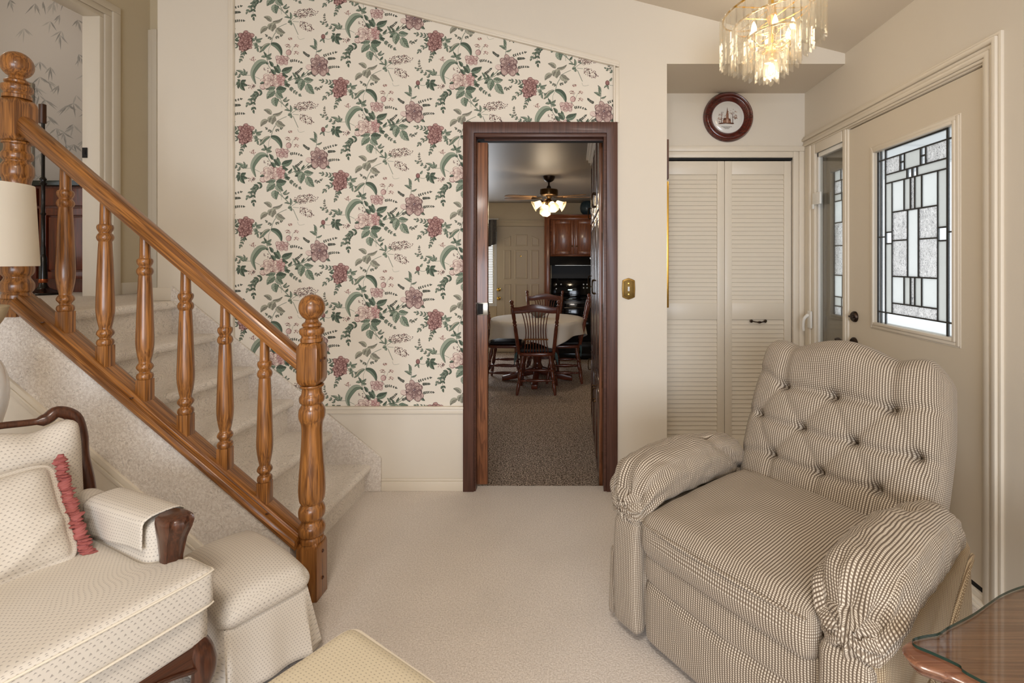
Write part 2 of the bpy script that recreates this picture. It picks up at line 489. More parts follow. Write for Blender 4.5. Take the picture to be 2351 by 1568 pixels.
mb = MB()
mb.box((LX-.1, RY-.1, 0), (LX, 1.84, 4.1))
S(mb.build('wall_left', M['wall'], smooth=0))
mb = MB()
WX0, WX1, WZ0, WZ1 = -1.3, 1.4, .40, 2.1              # big window behind the camera
mb.box((LX-.1, RY-.1, 0), (WX0, RY, 4.1)); mb.box((WX1, RY-.1, 0), (RX+.14, RY, 4.1))
mb.box((WX0, RY-.1, 0), (WX1, RY, WZ0)); mb.box((WX0, RY-.1, WZ1), (WX1, RY, 4.1))
S(mb.build('wall_rear', M['wall'], smooth=0))
mb = MB()
for i in range(4):
    x = WX0+(WX1-WX0)*i/3
    mb.box((x-.03, RY-.07, WZ0), (x+.03, RY-.01, WZ1))
for z in (WZ0, WZ1): mb.box((WX0, RY-.07, z-.03), (WX1, RY-.01, z+.03))
w2 = S(mb.build('window_3', M['white'], smooth=0))
S(MB().box((WX0, RY-.05, WZ0), (WX1, RY-.04, WZ1)).build('pane', M['pane'], w2, smooth=0))

mb = MB()                                              # sloped ceiling
def slab(x0, x1, y0, y1): mb.prism([(x0, roof(x0)), (x1, roof(x1)), (x1, roof(x1)+.1), (x0, roof(x0)+.1)], y0, y1)
slab(LX-2, RX+.14, RY-.1, W+.12); slab(LX-2, -2.2, W+.12, 4.3)
S(mb.build('ceiling', M['ceil'], smooth=0))

mb = MB()
mb.box((LX, RY, -.1), (RX, 1.84, 0)); mb.box((-1.3, 1.84, -.1), (RX, 2.786, 0)); mb.box((.42, 2.786, -.1), (RX, NB+.7, 0))
floor = S(mb.build('floor', M['carpet'], smooth=0))

# mouldings that frame the wallpaper
PXL, PXR, PZB = -1.943, .218, .482
def ptop(x): return 2.806+.2485*(-1.322-x)
mb = MB()
def mold(poly_pts, w, name):                           # simple two-step picture moulding following a straight line
    pass
t = .02
m1 = MB(); m1.box((PXL-.034, W-.014, .66), (PXL-.012, W, roof(PXL)-.001)); m1.box((PXL-.012, W-.022, .66), (PXL, W, roof(PXL)-.001))
S(m1.build('trim_1', M['trim'], bevel=.004, smooth=30))
m1 = MB(); x0, x1 = PXL-.0, PXR+.034
z = lambda x, d: ptop(x)+d
m1.prism([(x0, z(x0, 0)), (x1, z(x1, 0)), (x1, z(x1, .014)), (x0, z(x0, .014))], W-.022, W)
m1.prism([(x0, z(x0, .014)), (x1, z(x1, .014)), (x1, z(x1, .037)), (x0, z(x0, .037))], W-.014, W)
S(m1.build('trim_2', M['trim'], bevel=.004, smooth=30))
m1 = MB(); m1.box((PXR, W-.022, 2.10), (PXR+.012, W, ptop(PXR)+.0)); m1.box((PXR+.012, W-.014, 2.10), (PXR+.034, W, ptop(PXR+.034)))
S(m1.build('trim_3', M['trim'], bevel=.004, smooth=30))
m1 = MB(); m1.box((-1.52, W-.024, PZB-.013), (-.634, W, PZB+.002)); m1.box((-1.52, W-.015, PZB-.04), (-.634, W, PZB-.013))
S(m1.build('trim_4', M['trim'], bevel=.004, smooth=30))

# base boards
def baseboard(name, a, b):
    (x0, y0), (x1, y1) = a, b
    m1 = MB(); dx, dy = x1-x0, y1-y0
    L = math.hypot(dx, dy); mt = Matrix.Translation((x0, y0, 0)) @ rotz(math.atan2(dy, dx))
    m1.box((0, -.012, 0), (L, 0, .055), 0, mt); m1.box((0, -.008, .055), (L, 0, .07), 0, mt)
    return S(m1.build(name, M['trim'], bevel=.003, smooth=30))
baseboard('baseboard_back', (-1.104, W), (-.634, W))
baseboard('baseboard_post', (.244, W), (.526, W))
baseboard('baseboard_right', (RX, DY0-.077), (RX, RY))
baseboard('baseboard_rear', (RX, RY), (LX, RY))
baseboard('baseboard_left', (LX, RY), (LX, 1.80))

# ---------------------------------------------------------------- doorway to the kitchen with its pocket door
t = S(bpy.data.objects.new('door_3', None)); C.objects.link(t); t.location = (-.197, W, 0)
mb = MB(); a, b, h, w = -.574, .18, 2.04, .0625
mb.prism([(a-w, 0), (a, 0), (a, h), (b, h), (b, 0), (b+w, 0), (b+w, h+w), (a-w, h+w)], W-.02, W)
mb.build('casing', M['door_brown_z'], t, bevel=.003, smooth=30)
mb = MB()
mb.box((a, W-.012, h-.02), (b, W+.125, h)); mb.box((b-.016, W-.012, KF), (b, W+.125, h-.02))
mb.box((a, W-.012, 0), (a+.008, W+.033, h-.02)); mb.box((a, W+.087, 0), (a+.008, W+.125, h-.02))
mb.box((a+.05, W+.034, h-.032), (b-.016, W+.04, h-.02)); mb.box((a+.05, W+.08, h-.032), (b-.016, W+.086, h-.02))
mb.build('jamb', M['door_brown_x'], t, bevel=.002, smooth=30)
MB().box((a+.008, W+.042, h-.034), (b-.016, W+.078, h-.02)).build('track', M['gap'], t, smooth=0)
mb = MB()
mb.box((-1.28, W+.042, .015), (-.508, W+.078, 2.0))
slab_ = mb.build('pocket_door', M['pocket'], t, bevel=.002, smooth=30)
mb = MB(); zc = 1.034
mb.box((-.574, W+.0395, zc-.036), (-.508, W+.042, zc+.036)); mb.box((-.508, W+.0395, zc-.036), (-.5055, W+.078, zc+.036))
pl = mb.build('lock_plate', M['steel'], slab_, bevel=.0008, smooth=30)
mb = MB(); mb.box((-.562, W+.0380, zc-.030), (-.533, W+.0396, zc+.030))
mb.build('finger_pull', M['gap'], slab_, bevel=.001, smooth=30)
tag(t, 'brown cased doorway with half-hidden sliding pocket door leading to the kitchen', 'doorway'); t['kind'] = 'structure'

# ---------------------------------------------------------------- staircase
zk = lambda k: .155+.186*(k-1)
xk = lambda k: -1.16-.2194*(k-1)
YS0, YS1 = 1.885, W-.001
st = T('staircase', 'beige carpeted staircase of six steps climbing to the upper floor along papered wall', 'staircase', (-1.6, 2.3, 0))
for k in range(1, 7):
    zt, xn = zk(k), xk(k); xb = xn-.26 if k < 6 else xn-.05
    zb = zk(k-1)-.02 if k > 1 else 0.0
    r = .018
    prof = [(xb, zb), (xn-.036, zb), (xn-.036, zt-.048), (xn-.006, zt-.04)]
    prof += [(xn-.02+.022*math.cos(q), zt-.022+.022*math.sin(q)) for q in [R(-40), R(-10), R(20), R(50), R(75), R(90)]]
    prof += [(xb, zt)]
    MB().prism(prof, YS0, YS1).build('step', M['stair'], st, smooth=50)
# carpeted skirt along the papered wall
mb = MB()
sk = lambda x: .205+.812*(-1.112-x)
mb.prism([(-1.104, 0), (-1.104, .185), (-1.118, .205), (-2.30, sk(-2.30)), (-2.30, .9), (-1.3, 0)], W-.016, W)
mb.build('wall_skirt', M['side'], st, bevel=.004, smooth=40)
# carpeted string under the balustrade
zr = lambda x: .226+.853*(-1.075-x)                    # line of the bottom rail
mb = MB()
YF = 1.843
mb.prism([(-1.10, 0.0), (-1.10, zr(-1.10)-.02), (-2.24, zr(-2.24)-.02), (-2.26, UP-.002), (-2.6, UP-.002), (-2.216, .858), (-1.23, 0.0)], YF-.0, YF+.05)
mb.build('stringer', M['side'], st, smooth=0)
S(MB().prism([(-1.235, 0), (-2.216, .85), (-2.47, UP-.002), (LX, UP-.002), (LX, 0)], YF+.006, YF+.05).build('wall_stair', M['trim'], smooth=0))
m1 = MB()
m1.prism([(-1.232, 0), (-1.155-.03, 0), (-2.23, .904), (-2.45, 1.084), (-2.52, 1.084), (-2.23, .846)], YF-.010, YF+.006)
m1.prism([(-1.232, 0), (-1.22, 0), (-2.23, .881), (-2.47, 1.084), (-2.485, 1.084), (-2.23, .869)], YF-.014, YF-.010)
S(m1.build('trim_5', M['trim'], bevel=.002, smooth=30))
baseboard('baseboard_stair', (LX, YF+.006), (-1.31, YF+.006))

# landing and the upstairs hall
LXU = -5.4
mb = MB(); mb.box((LXU, YF+.05, UP-.16), (xk(6)-.05, W+.12, UP)); mb.box((LXU, W+.12, UP-.16), (-2.387, 4.2, UP))
S(mb.build('floor_landing', M['carpet'], smooth=0))
HX, HB = -3.08, 3.46
mb = MB()
mb.box((HX-.1, 3.12, UP), (HX, HB+.1, roof(HX)+.05)); mb.box((HX-.1, YF, UP), (HX, 2.2, roof(HX)+.05)); mb.box((HX-.1, 2.2, 2.93), (HX, 3.12, roof(HX)+.05))
S(mb.build('wall_hall_left', M['hall'], smooth=0))
mb = MB()
mb.box((HX, HB, UP), (-2.2, HB+.1, 3.9)); 
S(mb.build('wall_hall_back', M['hall'], smooth=0))
S(MB().box((-2.387, W+.12, UP), (-2.28, HB, 3.75)).build('wall_hall_right', M['hall'], smooth=0))
m1 = MB()                                              # casing round the bathroom doorway
m1.box((HX-.11, 3.09, UP), (HX+.004, 3.118, 2.90)); m1.box((HX-.11, 2.2, 2.90), (HX+.004, 3.118, 2.928))
m1.box((HX, 3.118, UP), (HX+.012, 3.165, 2.928)); m1.box((HX, 3.165, UP), (HX+.02, 3.218, 2.968))
m1.box((HX, 2.2, 2.928), (HX+.012, 3.165, 2.968)); m1.box((HX, 2.2, 2.968), (HX+.02, 3.218, 3.015))
S(m1.build('trim_6', M['trim'], bevel=.003, smooth=30))
m1 = MB(); m1.box((HX+.001, HB-.02, UP), (HX+.07, HB, 2.98)); m1.box((HX+.03, HB-.028, UP), (HX+.07, HB-.02, 2.98))
m1.box((-2.99, HB-.02, 2.92), (-2.5, HB, 2.98))
S(m1.build('trim_7', M['trim'], bevel=.003, smooth=30))
o = MB().box((HX-.105, 3.085, 1.98), (HX-.075, 3.0905, 2.045)).box((HX-.098, 3.082, 2.0), (HX-.085, 3.086, 2.03)).build('strike_plate', M['gap'], None, smooth=0)
tag(o, 'small dark metal latch plate on the bathroom door jamb upstairs', 'latch')
m1 = MB(); m1.box((HX+.02, HB-.01, UP), (-2.5, HB, UP+.08)); m1.box((HX, 3.22, UP), (HX+.01, HB, UP+.08)); m1.box((-2.41, W-.008, UP), (-2.28, W, UP+.075))
S(m1.build('baseboard_hall', M['trim'], bevel=.003, smooth=30))
BB = 3.95
mb = MB(); mb.box((-5.0, BB, UP), (HX-.1, BB+.1, 4.2)); 
wall_bath = S(mb.build('wall_bathroom', plain('bamboo_paper_base', (196, 188, 180), .6, var=.08, vs=5), smooth=0))
S(MB().box((-5.1, YF, UP), (-5.0, BB+.1, 4.2)).build('wall_bathroom_left', M['hall'], smooth=0))
S(MB().box((HX-.1, HB+.1, UP), (HX, BB, 4.2)).build('wall_bathroom_right', M['hall'], smooth=0))

# ---------------------------------------------------------------- balustrade
RYC = 1.87
rail = T('stair_railing', 'honey oak balustrade with two ball topped newel posts and six turned balusters', 'railing', (-1.6, RYC, 0))
def newel(x, ztop, zbase, name, label):
    """ztop: top of ball; measured down from it"""
    e = MB(); hw = .040
    D = lambda y: ztop-(y-52)/2.09/586
    rr = lambda q: q/1225.0
    prof = [(rr(a), D(b)) for a, b in ((52, 486), (52, 494), (44, 500), (45, 526), (53, 540), (55, 552), (53, 566), (45, 576), (47, 584), (56, 602), (58, 625), (56, 645), (48, 668), (45, 700), (46, 760), (50, 830), (55, 900), (58, 960), (58, 1000), (54, 1035), (47, 1050), (48, 1056), (56, 1074), (58, 1092), (56, 1112), (47, 1126), (44, 1132), (47, 1142), (57, 1162), (58, 1182), (54, 1198), (48, 1206), (52, 1216), (52, 1232))][::-1]
    base_top = D(1222)
    if name == 'upper':                              # shorter post: bottom block starts higher
        pass
    e.lathe(sm(prof, 3), (x, RYC, 0), 28)
    top = [(rr(a), D(b)) for a, b in ((50, 278), (50, 263), (45, 258), (45, 250), (53, 240), (55, 228), (52, 216), (40, 210), (37, 207), (43, 203), (43, 194), (36, 188), (30, 184))]
    top += [(rr(57.5)*math.cos(q), D(116)+rr(64)*math.sin(q)) for q in [R(-62+12*i) for i in range(13)]]
    top[-1] = (0.0, D(52))
    e.lathe(top, (x, RYC, 0), 28)
    body = e.build('newel_post', M['oak_z'], rail, smooth=35)
    if label: body['label'] = label
    # upper block with rounded shoulders
    za, zb = D(486), D(277); r = .028
    def arch(z0, z1, ct=True, cb=True):
        p = []
        n = 5
        if cb: p += [(-hw+.012+ (hw-.012-.0)*0, z0)]
        return p
    e = MB()
    sh = .022
    for pl in ('xz', 'yz'):
        pass
    def block(z0, z1, bot=True):
        pr = [(hw, z1-.03), (hw*.96, z1-.018), (hw*.86, z1-.008), (hw*.70, z1)]
        lo = [(hw*.70, z0), (hw*.86, z0+.008), (hw*.96, z0+.018), (hw, z0+.03)] if bot else [(hw, z0)]
        rs = lo+pr
        vs = []; fs = []
        for (q, z) in rs: vs += [(x-q, RYC-q, z), (x+q, RYC-q, z), (x+q, RYC+q, z), (x-q, RYC+q, z)]
        for i in range(len(rs)-1):
            for k in range(4): fs.append((i*4+k, i*4+(k+1) % 4, (i+1)*4+(k+1) % 4, (i+1)*4+k))
        fs.append((3, 2, 1, 0)); n = (len(rs)-1)*4; fs.append((n, n+1, n+2, n+3))
        e.add(vs, fs)
    block(za, zb)
    b = e.build('block', M['oak_z'], body, world=True, bevel=.003, smooth=30)
    e = MB(); block(zbase, base_top, False)
    e.build('base_block', M['oak_z'], body, world=True, bevel=.003, smooth=30)
    if name == 'lower':
        for (yy, zz, r_) in ((1.873, .175, .0065), (1.873, .07, .0065), (1.858, .925, .0055), (1.885, .928, .0055)):
            e = MB(); e.lathe([(r_, 0), (r_, .0025), (.003, .005), (0, .005)], (x+hw, yy, zz), 10, roty(R(90)))
            e.build('plug', M['mah_z'], body, smooth=30)
newel(-1.030, 1.182, 0.0, 'lower', 'shorter newel post standing on the floor at the foot of the stairs')
newel(-2.185, 2.130, UP+.01, 'upper', 'newel post standing on the landing at the top of the stairs')
ang = math.atan(.853)
def slanted(name, xa, xb, zf, prof, mat):
    """rail with cross-section prof (y, z) between xa (low) and xb (high); built along its own x axis so the grain follows it"""
    L = (xa-xb)/math.cos(ang); n = len(prof)
    vs = [(0, p[0], p[1]) for p in prof]+[(L, p[0], p[1]) for p in prof]
    # keep end cuts vertical
    tn = math.tan(ang)
    vs = [(p[0]-p[2]*tn, p[1], p[2]) for p in vs]
    fs = [tuple(range(n))[::-1], tuple(range(n, 2*n))]+[(i, (i+1) % n, (i+1) % n+n, i+n) for i in range(n)]
    e = MB(); e.add(vs, fs)
    o = e.build(name, mat, None, bevel=.0015, smooth=35)
    o.parent = rail
    o.rotation_euler = (0, -PI+ang, 0)
    o.location = Vector((xa, RYC, zf))-rail.location
    return o
def up(prof): return [(-p[0], -p[1]) for p in prof]     # object is flipped by the rotation
hz = lambda x: .935+.853*(-1.087-x)
hp = [(-.030, -.026), (.030, -.026), (.033, -.012), (.033, .008), (.026, .022), (.012, .028), (-.012, .028), (-.026, .022), (-.033, .008), (-.033, -.012)]
def mkrail(name, prof, xa, xb, z, mat):
    L = (xa-xb)/math.cos(ang); tn = math.tan(ang); n = len(prof)
    # own axes: x runs up the slope (towards -X in the room), y across, z square to the slope
    vs = []
    for s_ in (0, L):
        for (py, pz) in prof: vs.append((s_+pz*tn, py, pz))
    fs = [tuple(range(n)), tuple(range(2*n-1, n-1, -1))]+[(i+n, (i+1) % n+n, (i+1) % n, i) for i in range(n)]
    o = MB().add(vs, fs).build(name, mat, None, bevel=.002, smooth=35)
    ux = Vector((-math.cos(ang), 0, math.sin(ang))); uz = Vector((math.sin(ang), 0, math.cos(ang))); uy = uz.cross(ux)
    o.parent = rail
    mt = Matrix((ux, uy, uz)).transposed().to_4x4(); mt.translation = Vector((xa, RYC, z))-rail.location
    o.matrix_local = mt
    return o
mkrail('handrail', hp, -1.068, -2.150, hz(-1.068), M['oak_x'])
bp = [(-.052, -.020), (.052, -.020), (.056, -.006), (.050, .006), (.030, .010), (.028, .020), (-.028, .020), (-.030, .010), (-.050, .006), (-.056, -.006)]
br = mkrail('bottom_rail', bp, -1.068, -2.150, zr(-1.068)+.012, M['oak_x'])
for xx in (-2.04, -1.70, -1.18):
    e = MB(); e.lathe([(.006, 0), (.006, .002), (0, .003)], (xx, RYC-.040, zr(xx)+.0265), 10); e.build('screw', M['mah_z'], rail, smooth=30)
for px in (150.5, 242, 333, 426.5, 517, 608):
    x = (px-CX)*RYC/FPX
    zt = hz(x)-.026; z0 = zr(x)+.012; hw = .0205
    zb = z0+.088
    e = MB()
    rel = [(.017, .0), (.0245, .006), (.0265, .016), (.0235, .026), (.0175, .030), (.0185, .036), (.0255, .046), (.0265, .054), (.022, .064), (.0185, .070), (.0225, .092), (.0270, .125), (.0285, .155), (.0275, .20), (.0245, .30), (.0205, .40), (.0195, .408), (.0245, .417), (.0262, .427), (.023, .437), (.0190, .442), (.0190, .446), (.0235, .455), (.0255, .465), (.023, .474), (.0175, .480), (.0165, .52), (.0150, zt-zb+.02)]
    e.lathe(sm([(r_, zb+h_) for r_, h_ in rel], 3), (x, RYC, 0), 18)
    bl = e.build('baluster', M['oak_z'], rail, smooth=40)
    e = MB()
    sl = .853
    vs = []
    for sx in (-1, 1):
        for sy in (-1, 1):
            vs.append((x+sx*hw, RYC+sy*hw, z0-sx*hw*sl))
            vs.append((x+sx*hw, RYC+sy*hw, zb+.004))
    fs = [(0, 4, 6, 2), (1, 3, 7, 5), (0, 1, 5, 4), (4, 5, 7, 6), (6, 7, 3, 2), (2, 3, 1, 0)]
    e.add(vs, [f[::-1] for f in fs])
    e.build('foot_block', M['oak_z'], bl, bevel=.002, smooth=30)
# ---------------------------------------------------------------- wallpaper: the printed roses as flat ink on the paper
class Ink:
    def __init__(s): s.p = []
    def poly(s, pts, col, lay): s.p.append((pts, col, lay))
    def blob(s, x, y, rx, ry, col, lay, n=16, rot=0, lob=0, amp=0, ph=0):
        c, q = math.cos(rot), math.sin(rot); pts = []
        for i in range(n):
            a = 2*PI*i/n; k = 1+amp*math.cos(lob*a+ph)
            u, v = rx*k*math.cos(a), ry*k*math.sin(a)
            pts.append((x+u*c-v*q, y+u*q+v*c))
        s.poly(pts, col, lay)
    def stroke(s, pts, w, col, lay, taper=False):
        P = [Vector((a, b)) for a, b in pts]
        if len(P) > 2: P = [Vector((p.x, p.y)) for p in spline([(p.x, p.y, 0) for p in P], 5)]
        L, Rr = [], []
        n = len(P)
        for i in range(n):
            t = (P[min(i+1, n-1)]-P[max(i-1, 0)])
            if t.length < 1e-6: continue
            t.normalize(); q = Vector((-t.y, t.x))*w*.5*((1-.75*i/(n-1)) if taper else 1)
            L.append(tuple(P[i]+q)); Rr.append(tuple(P[i]-q))
        s.poly(L+Rr[::-1], col, lay)
    def leaf(s, x0, y0, x1, y1, w, lo, hi, dk, lay, bend=.12, ser=0, path=None):
        if path: ax = [Vector((p.x, p.y)) for p in spline([(a, b, 0) for a, b in path], 5)]
        else:
            a, b = Vector((x0, y0)), Vector((x1, y1)); d = b-a; q = Vector((-d.y, d.x))
            ax = [a+d*t+q*bend*math.sin(PI*t) for t in [i/10 for i in range(11)]]
        n = len(ax); A, B, A2, B2 = [], [], [], []
        for i in range(n):
            t = i/(n-1); d = ax[min(i+1, n-1)]-ax[max(i-1, 0)]; d.normalize(); q = Vector((-d.y, d.x))
            h = w*.5*(math.sin(PI*min(1, t**.75))**.85)*(1+(ser if i % 2 else -ser))
            if t in (0, 1): h = 0
            A.append(ax[i]+q*h); B.append(ax[i]-q*h); A2.append(ax[i]+q*(h+3.2)); B2.append(ax[i]-q*(h+3.2))
        tp = lambda L: [tuple(p) for p in L]
        s.poly(tp(A2)+tp(B2)[::-1], dk, lay)
        s.poly(tp(A)+tp(ax)[::-1], hi, lay+1); s.poly(tp(ax)+tp(B)[::-1], lo, lay+1)
        s.stroke(tp(ax), 4.5, dk, lay+2)
        if w > 42 and not path:
            for t in (.3, .5, .7):
                i = int(t*(n-1)); j = min(n-1, i+2)
                s.stroke([tuple(ax[i]), tuple(ax[j]+(A[j]-ax[j])*.75)], 3, dk, lay+2)
                s.stroke([tuple(ax[i]), tuple(ax[j]+(B[j]-ax[j])*.75)], 3, dk, lay+2)
    def rose(s, x, y, rx, ry, dk, md, lt, cen, lay, seed, rot=0, open_=.3):
        rd = random.Random(seed); L = lay
        mixc = lambda p, q, t: tuple(p[i]+(q[i]-p[i])*t for i in range(3))
        def petal(a, rad, sz, wd):
            nonlocal L
            c, q = math.cos(a), math.sin(a)
            px, py = x+rx*rad*c, y+ry*rad*q
            ra = math.atan2(ry*q, rx*c)
            h_, w_ = (rx*abs(c)+ry*abs(q))*sz*.62, (rx*abs(q)+ry*abs(c))*sz*wd
            t = rd.uniform(-.25, .35); base = mixc(md, lt, max(0, t)) if t > 0 else mixc(md, dk, -t)
            ph = rd.random()*6
            s.blob(px, py, h_*1.06+2.4, w_*1.05+2.4, dk, L, 14, ra, 3, .07, ph)
            s.blob(px, py, h_, w_, base, L+1, 14, ra, 3, .07, ph)
            s.blob(px+h_*.42*c, py+h_*.42*q, h_*.42, w_*.78, mixc(base, lt, .75), L+2, 12, ra, 2, .12, ph)
            for k_ in range(4):
                b = rd.uniform(-.75, .75)
                u0, v0, u1, v1 = -h_*.55, w_*b*.5, h_*rd.uniform(.1, .6), w_*b
                cr, sr = math.cos(ra), math.sin(ra)
                s.stroke([(px+u0*cr-v0*sr, py+u0*sr+v0*cr), (px+u1*cr-v1*sr, py+u1*sr+v1*cr)], 4.0, mixc(dk, md, .2), L+3)
            L += 4
        s.blob(x, y, rx*.86, ry*.86, dk, L, 24, rot, 5, .06, seed); L += 1
        for rad, n, sz, wd in ((.72, 6, .50, .46), (.50, 6, .46, .38), (.28, 4, .40, .30)):
            off = rd.random()*6; order = list(range(n)); rd.shuffle(order)
            for i in order: petal(off+2*PI*i/n+rd.uniform(-.35, .35), rad*rd.uniform(.85, 1.1), sz*rd.uniform(.85, 1.2), wd*rd.uniform(.8, 1.2))
        s.blob(x+rx*.03, y-ry*.04, rx*.15, ry*.13, cen, L, 10, .4); L += 1
        for i in range(7):
            a = seed+i*.95; r0, r1 = rd.uniform(.03, .1), rd.uniform(.14, .26)
            s.stroke([(x+rx*r0*math.cos(a), y+ry*r0*math.sin(a)), (x+rx*r1*math.cos(a+.5), y+ry*r1*math.sin(a+.5))], 5, dk if i % 2 else lt, L)
    def spray(s, x, y, rx, ry, rot, n, cols, lay, seed, size=(7, 12)):
        rd = random.Random(seed); c, q = math.cos(rot), math.sin(rot)
        for i in range(n):
            a = rd.random()*2*PI; r = math.sqrt(rd.random()); u, v = rx*r*math.cos(a), ry*r*math.sin(a)
            z = rd.uniform(*size)
            s.blob(x+u*c-v*q, y+u*q+v*c, z, z*.75, rd.choice(cols), lay+i % 3, 6, rd.random()*3)
    def sprig(s, path, n, ll, w, lo, hi, dk, lay, ang=.7, stem=5):
        P = [Vector((p.x, p.y)) for p in spline([(a, b, 0) for a, b in path], 6)]
        s.stroke([tuple(p) for p in P[::3]+[P[-1]]], stem, dk, lay)
        m = len(P)
        for i in range(n):
            k = min(m-2, int((i+.6)/n*(m-1))); d = P[k+1]-P[k]; a = math.atan2(d.y, d.x)
            sz = ll*(1-.35*i/n)
            for sg in (-1, 1):
                b = a+sg*ang; e = P[k]+Vector((math.cos(b), math.sin(b)))*sz
                s.leaf(P[k].x, P[k].y, e.x, e.y, w, lo, hi, dk, lay+1, .1*sg)
        e = P[-1]+(P[-1]-P[-2]).normalized()*ll*.8
        s.leaf(P[-1].x, P[-1].y, e.x, e.y, w, lo, hi, dk, lay+1)

GL, GM, GD, GX = (156, 166, 148), (116, 132, 114), (82, 96, 82), (54, 60, 53)
BL, BM, BD = (172, 170, 152), (140, 138, 124), (98, 98, 88)
PL, PM, PD = (224, 205, 195), (204, 174, 167), (140, 104, 102)
MLt, MM, MD = (206, 182, 172), (156, 126, 122), (98, 76, 76)
RL, RM, RDk = (198, 162, 154), (152, 110, 106), (100, 70, 68)
DOT = [(108, 90, 86), (132, 110, 104), (160, 134, 126), (92, 80, 74)]

def motif():
    k = Ink()
    # stems first
    for p, w in (([(290, 1420), (480, 1520), (560, 1660), (590, 1790), (640, 1870)], 9), ([(700, 1290), (660, 1370), (640, 1451)], 10),
                 ([(720, 870), (820, 950), (930, 1060)], 12), ([(760, 840), (820, 940)], 8), ([(840, 620), (960, 570), (1010, 540)], 9),
                 ([(1030, 540), (1130, 515), (1230, 420)], 10), ([(1040, 545), (1160, 520), (1290, 420)], 9), ([(960, 1090), (1040, 1040), (1080, 1030)], 7),
                 ([(975, 1110), (1070, 1120)], 6), ([(980, 1140), (1020, 1230), (1060, 1320)], 9), ([(1050, 1340), (1070, 1385), (1110, 1390), (1160, 1375)], 3.5),
                 ([(880, 1145), (800, 1180), (720, 1230), (705, 1300)], 8), ([(460, 560), (340, 505), (230, 505)], 6), ([(160, 610), (60, 660), (-30, 640)], 6),
                 ([(1340, 170), (1350, 60), (1330, 0)], 8), ([(915, 100), (940, 60)], 4), ([(940, 180), (985, 60), (1020, 40)], 4), ([(880, 170), (905, 220), (930, 250)], 8),
                 ([(640, 10), (600, 90), (600, 170)], 5), ([(400, 340), (350, 260)], 4), ([(840, 900), (880, 880), (920, 880)], 5), ([(800, 1000), (790, 900)], 5)):
        k.stroke(p, w, GD, 0); k.stroke(p, w*.4, GL, 1)
    lf = k.leaf
    # small leaves and sprigs
    for a in ((560, 215, 640, 158, 44), (565, 220, 648, 238, 46), (555, 215, 482, 215, 38), (230, 500, 90, 425, 40), (225, 500, 205, 400, 30), (230, 500, 262, 440, 24), (220, 505, 150, 478, 30),
              (400, 1400, 500, 1372, 34), (400, 1410, 480, 1425, 42), (390, 1400, 395, 1340, 30), (400, 1440, 405, 1510, 60), (380, 1420, 330, 1380, 40), (440, 1500, 380, 1540, 34), (430, 1520, 440, 1590, 30), (470, 1500, 500, 1560, 26),
              (940, 1080, 935, 970, 34), (930, 1060, 845, 1045, 24), (960, 1110, 900, 1130, 50), (950, 1120, 960, 1170, 40), (1040, 1040, 985, 1015, 24),
              (1010, 530, 970, 460, 34), (1000, 550, 1060, 545, 44), (1020, 540, 1000, 490, 26), (1340, 100, 1240, 40, 40), (1350, 130, 1430, 95, 24), (1330, 60, 1310, -40, 42), (1345, 20, 1300, -70, 24),
              (1350, 60, 1290, 80, 22), (845, 560, 920, 690, 60), (820, 900, 880, 840, 26), (830, 910, 925, 880, 18)):
        lf(*a, GM, GL, GX, 3)
    for a in ((160, 600, 242, 572, 52), (160, 610, 275, 658, 50), (165, 620, 228, 740, 62), (150, 610, 95, 650, 46), (150, 620, 125, 710, 44), (150, 600, 110, 570, 34)):
        lf(*a, GD, GM, GX, 3)
    for a in ((690, 500, 630, 410, 64), (560, 640, 462, 632, 52), (850, 640, 936, 650, 54), (900, 575, 962, 505, 34), (560, 220, 520, 140, 30), (590, 330, 545, 300, 34), (740, 420, 730, 330, 44), (1110, 520, 1150, 450, 34), (1080, 560, 1030, 480, 30), (760, 880, 690, 920, 40), (860, 980, 900, 930, 30), (300, 1440, 350, 1380, 44), (200, 1560, 260, 1620, 44), (130, 1420, 60, 1400, 40), (480, 1520, 540, 1490, 34), (1290, 440, 1330, 520, 44), (1500, 440, 1560, 500, 40)):
        lf(*a, GD, GM, GX, 3)
    # muted four-leaf cluster
    for a in ((640, 1115, 522, 1042, 66), (660, 1118, 815, 1060, 44), (585, 1205, 476, 1302, 74), (720, 1150, 600, 1195, 0), (700, 1140, 660, 1270, 108), (640, 1150, 610, 1240, 60), (725, 1215, 858, 1288, 92)):
        if a[4]: lf(*a, BM, BL, BD, 3, .16)
    # long curled blades
    lf(0, 0, 0, 0, 96, GM, GL, GX, 4, path=[(570, 295), (470, 300), (385, 390), (350, 500), (398, 640)])
    lf(0, 0, 0, 0, 74, GD, GM, GX, 4, path=[(630, 5), (720, 35), (780, 110), (800, 195)])
    lf(0, 0, 0, 0, 54, GM, BL, GX, 4, path=[(620, 5), (545, 45), (500, 100), (455, 145)])
    # leaves above and below the pale flower
    for a in ((800, 440, 968, 368, 92), (770, 470, 672, 362, 80), (770, 480, 905, 520, 78), (662, 370, 606, 282, 48), (1150, 590, 1008, 630, 80)):
        lf(*a, GD, GM, GX, 5, .1)
    for a in ((1140, 570, 1105, 742, 112), (1150, 560, 1298, 572, 84), (1200, 630, 1312, 792, 112)):
        lf(*a, GM, GL, GX, 6, .1, .06)
    for a in ((705, 700, 552, 722, 84), (715, 715, 876, 705, 112), (700, 745, 572, 870, 104), (722, 755, 826, 856, 96), (700, 845, 722, 990, 108)):
        lf(*a, GD if a[4] > 110 else GM, GL if a[4] < 110 else GM, GX, 6, .1, .05)
    # fern sprig hanging to the lower side, sprig to the other side
    k.sprig([(500, 750), (400, 800), (350, 900), (365, 1040)], 6, 76, 30, GD, GM, GX, 3)
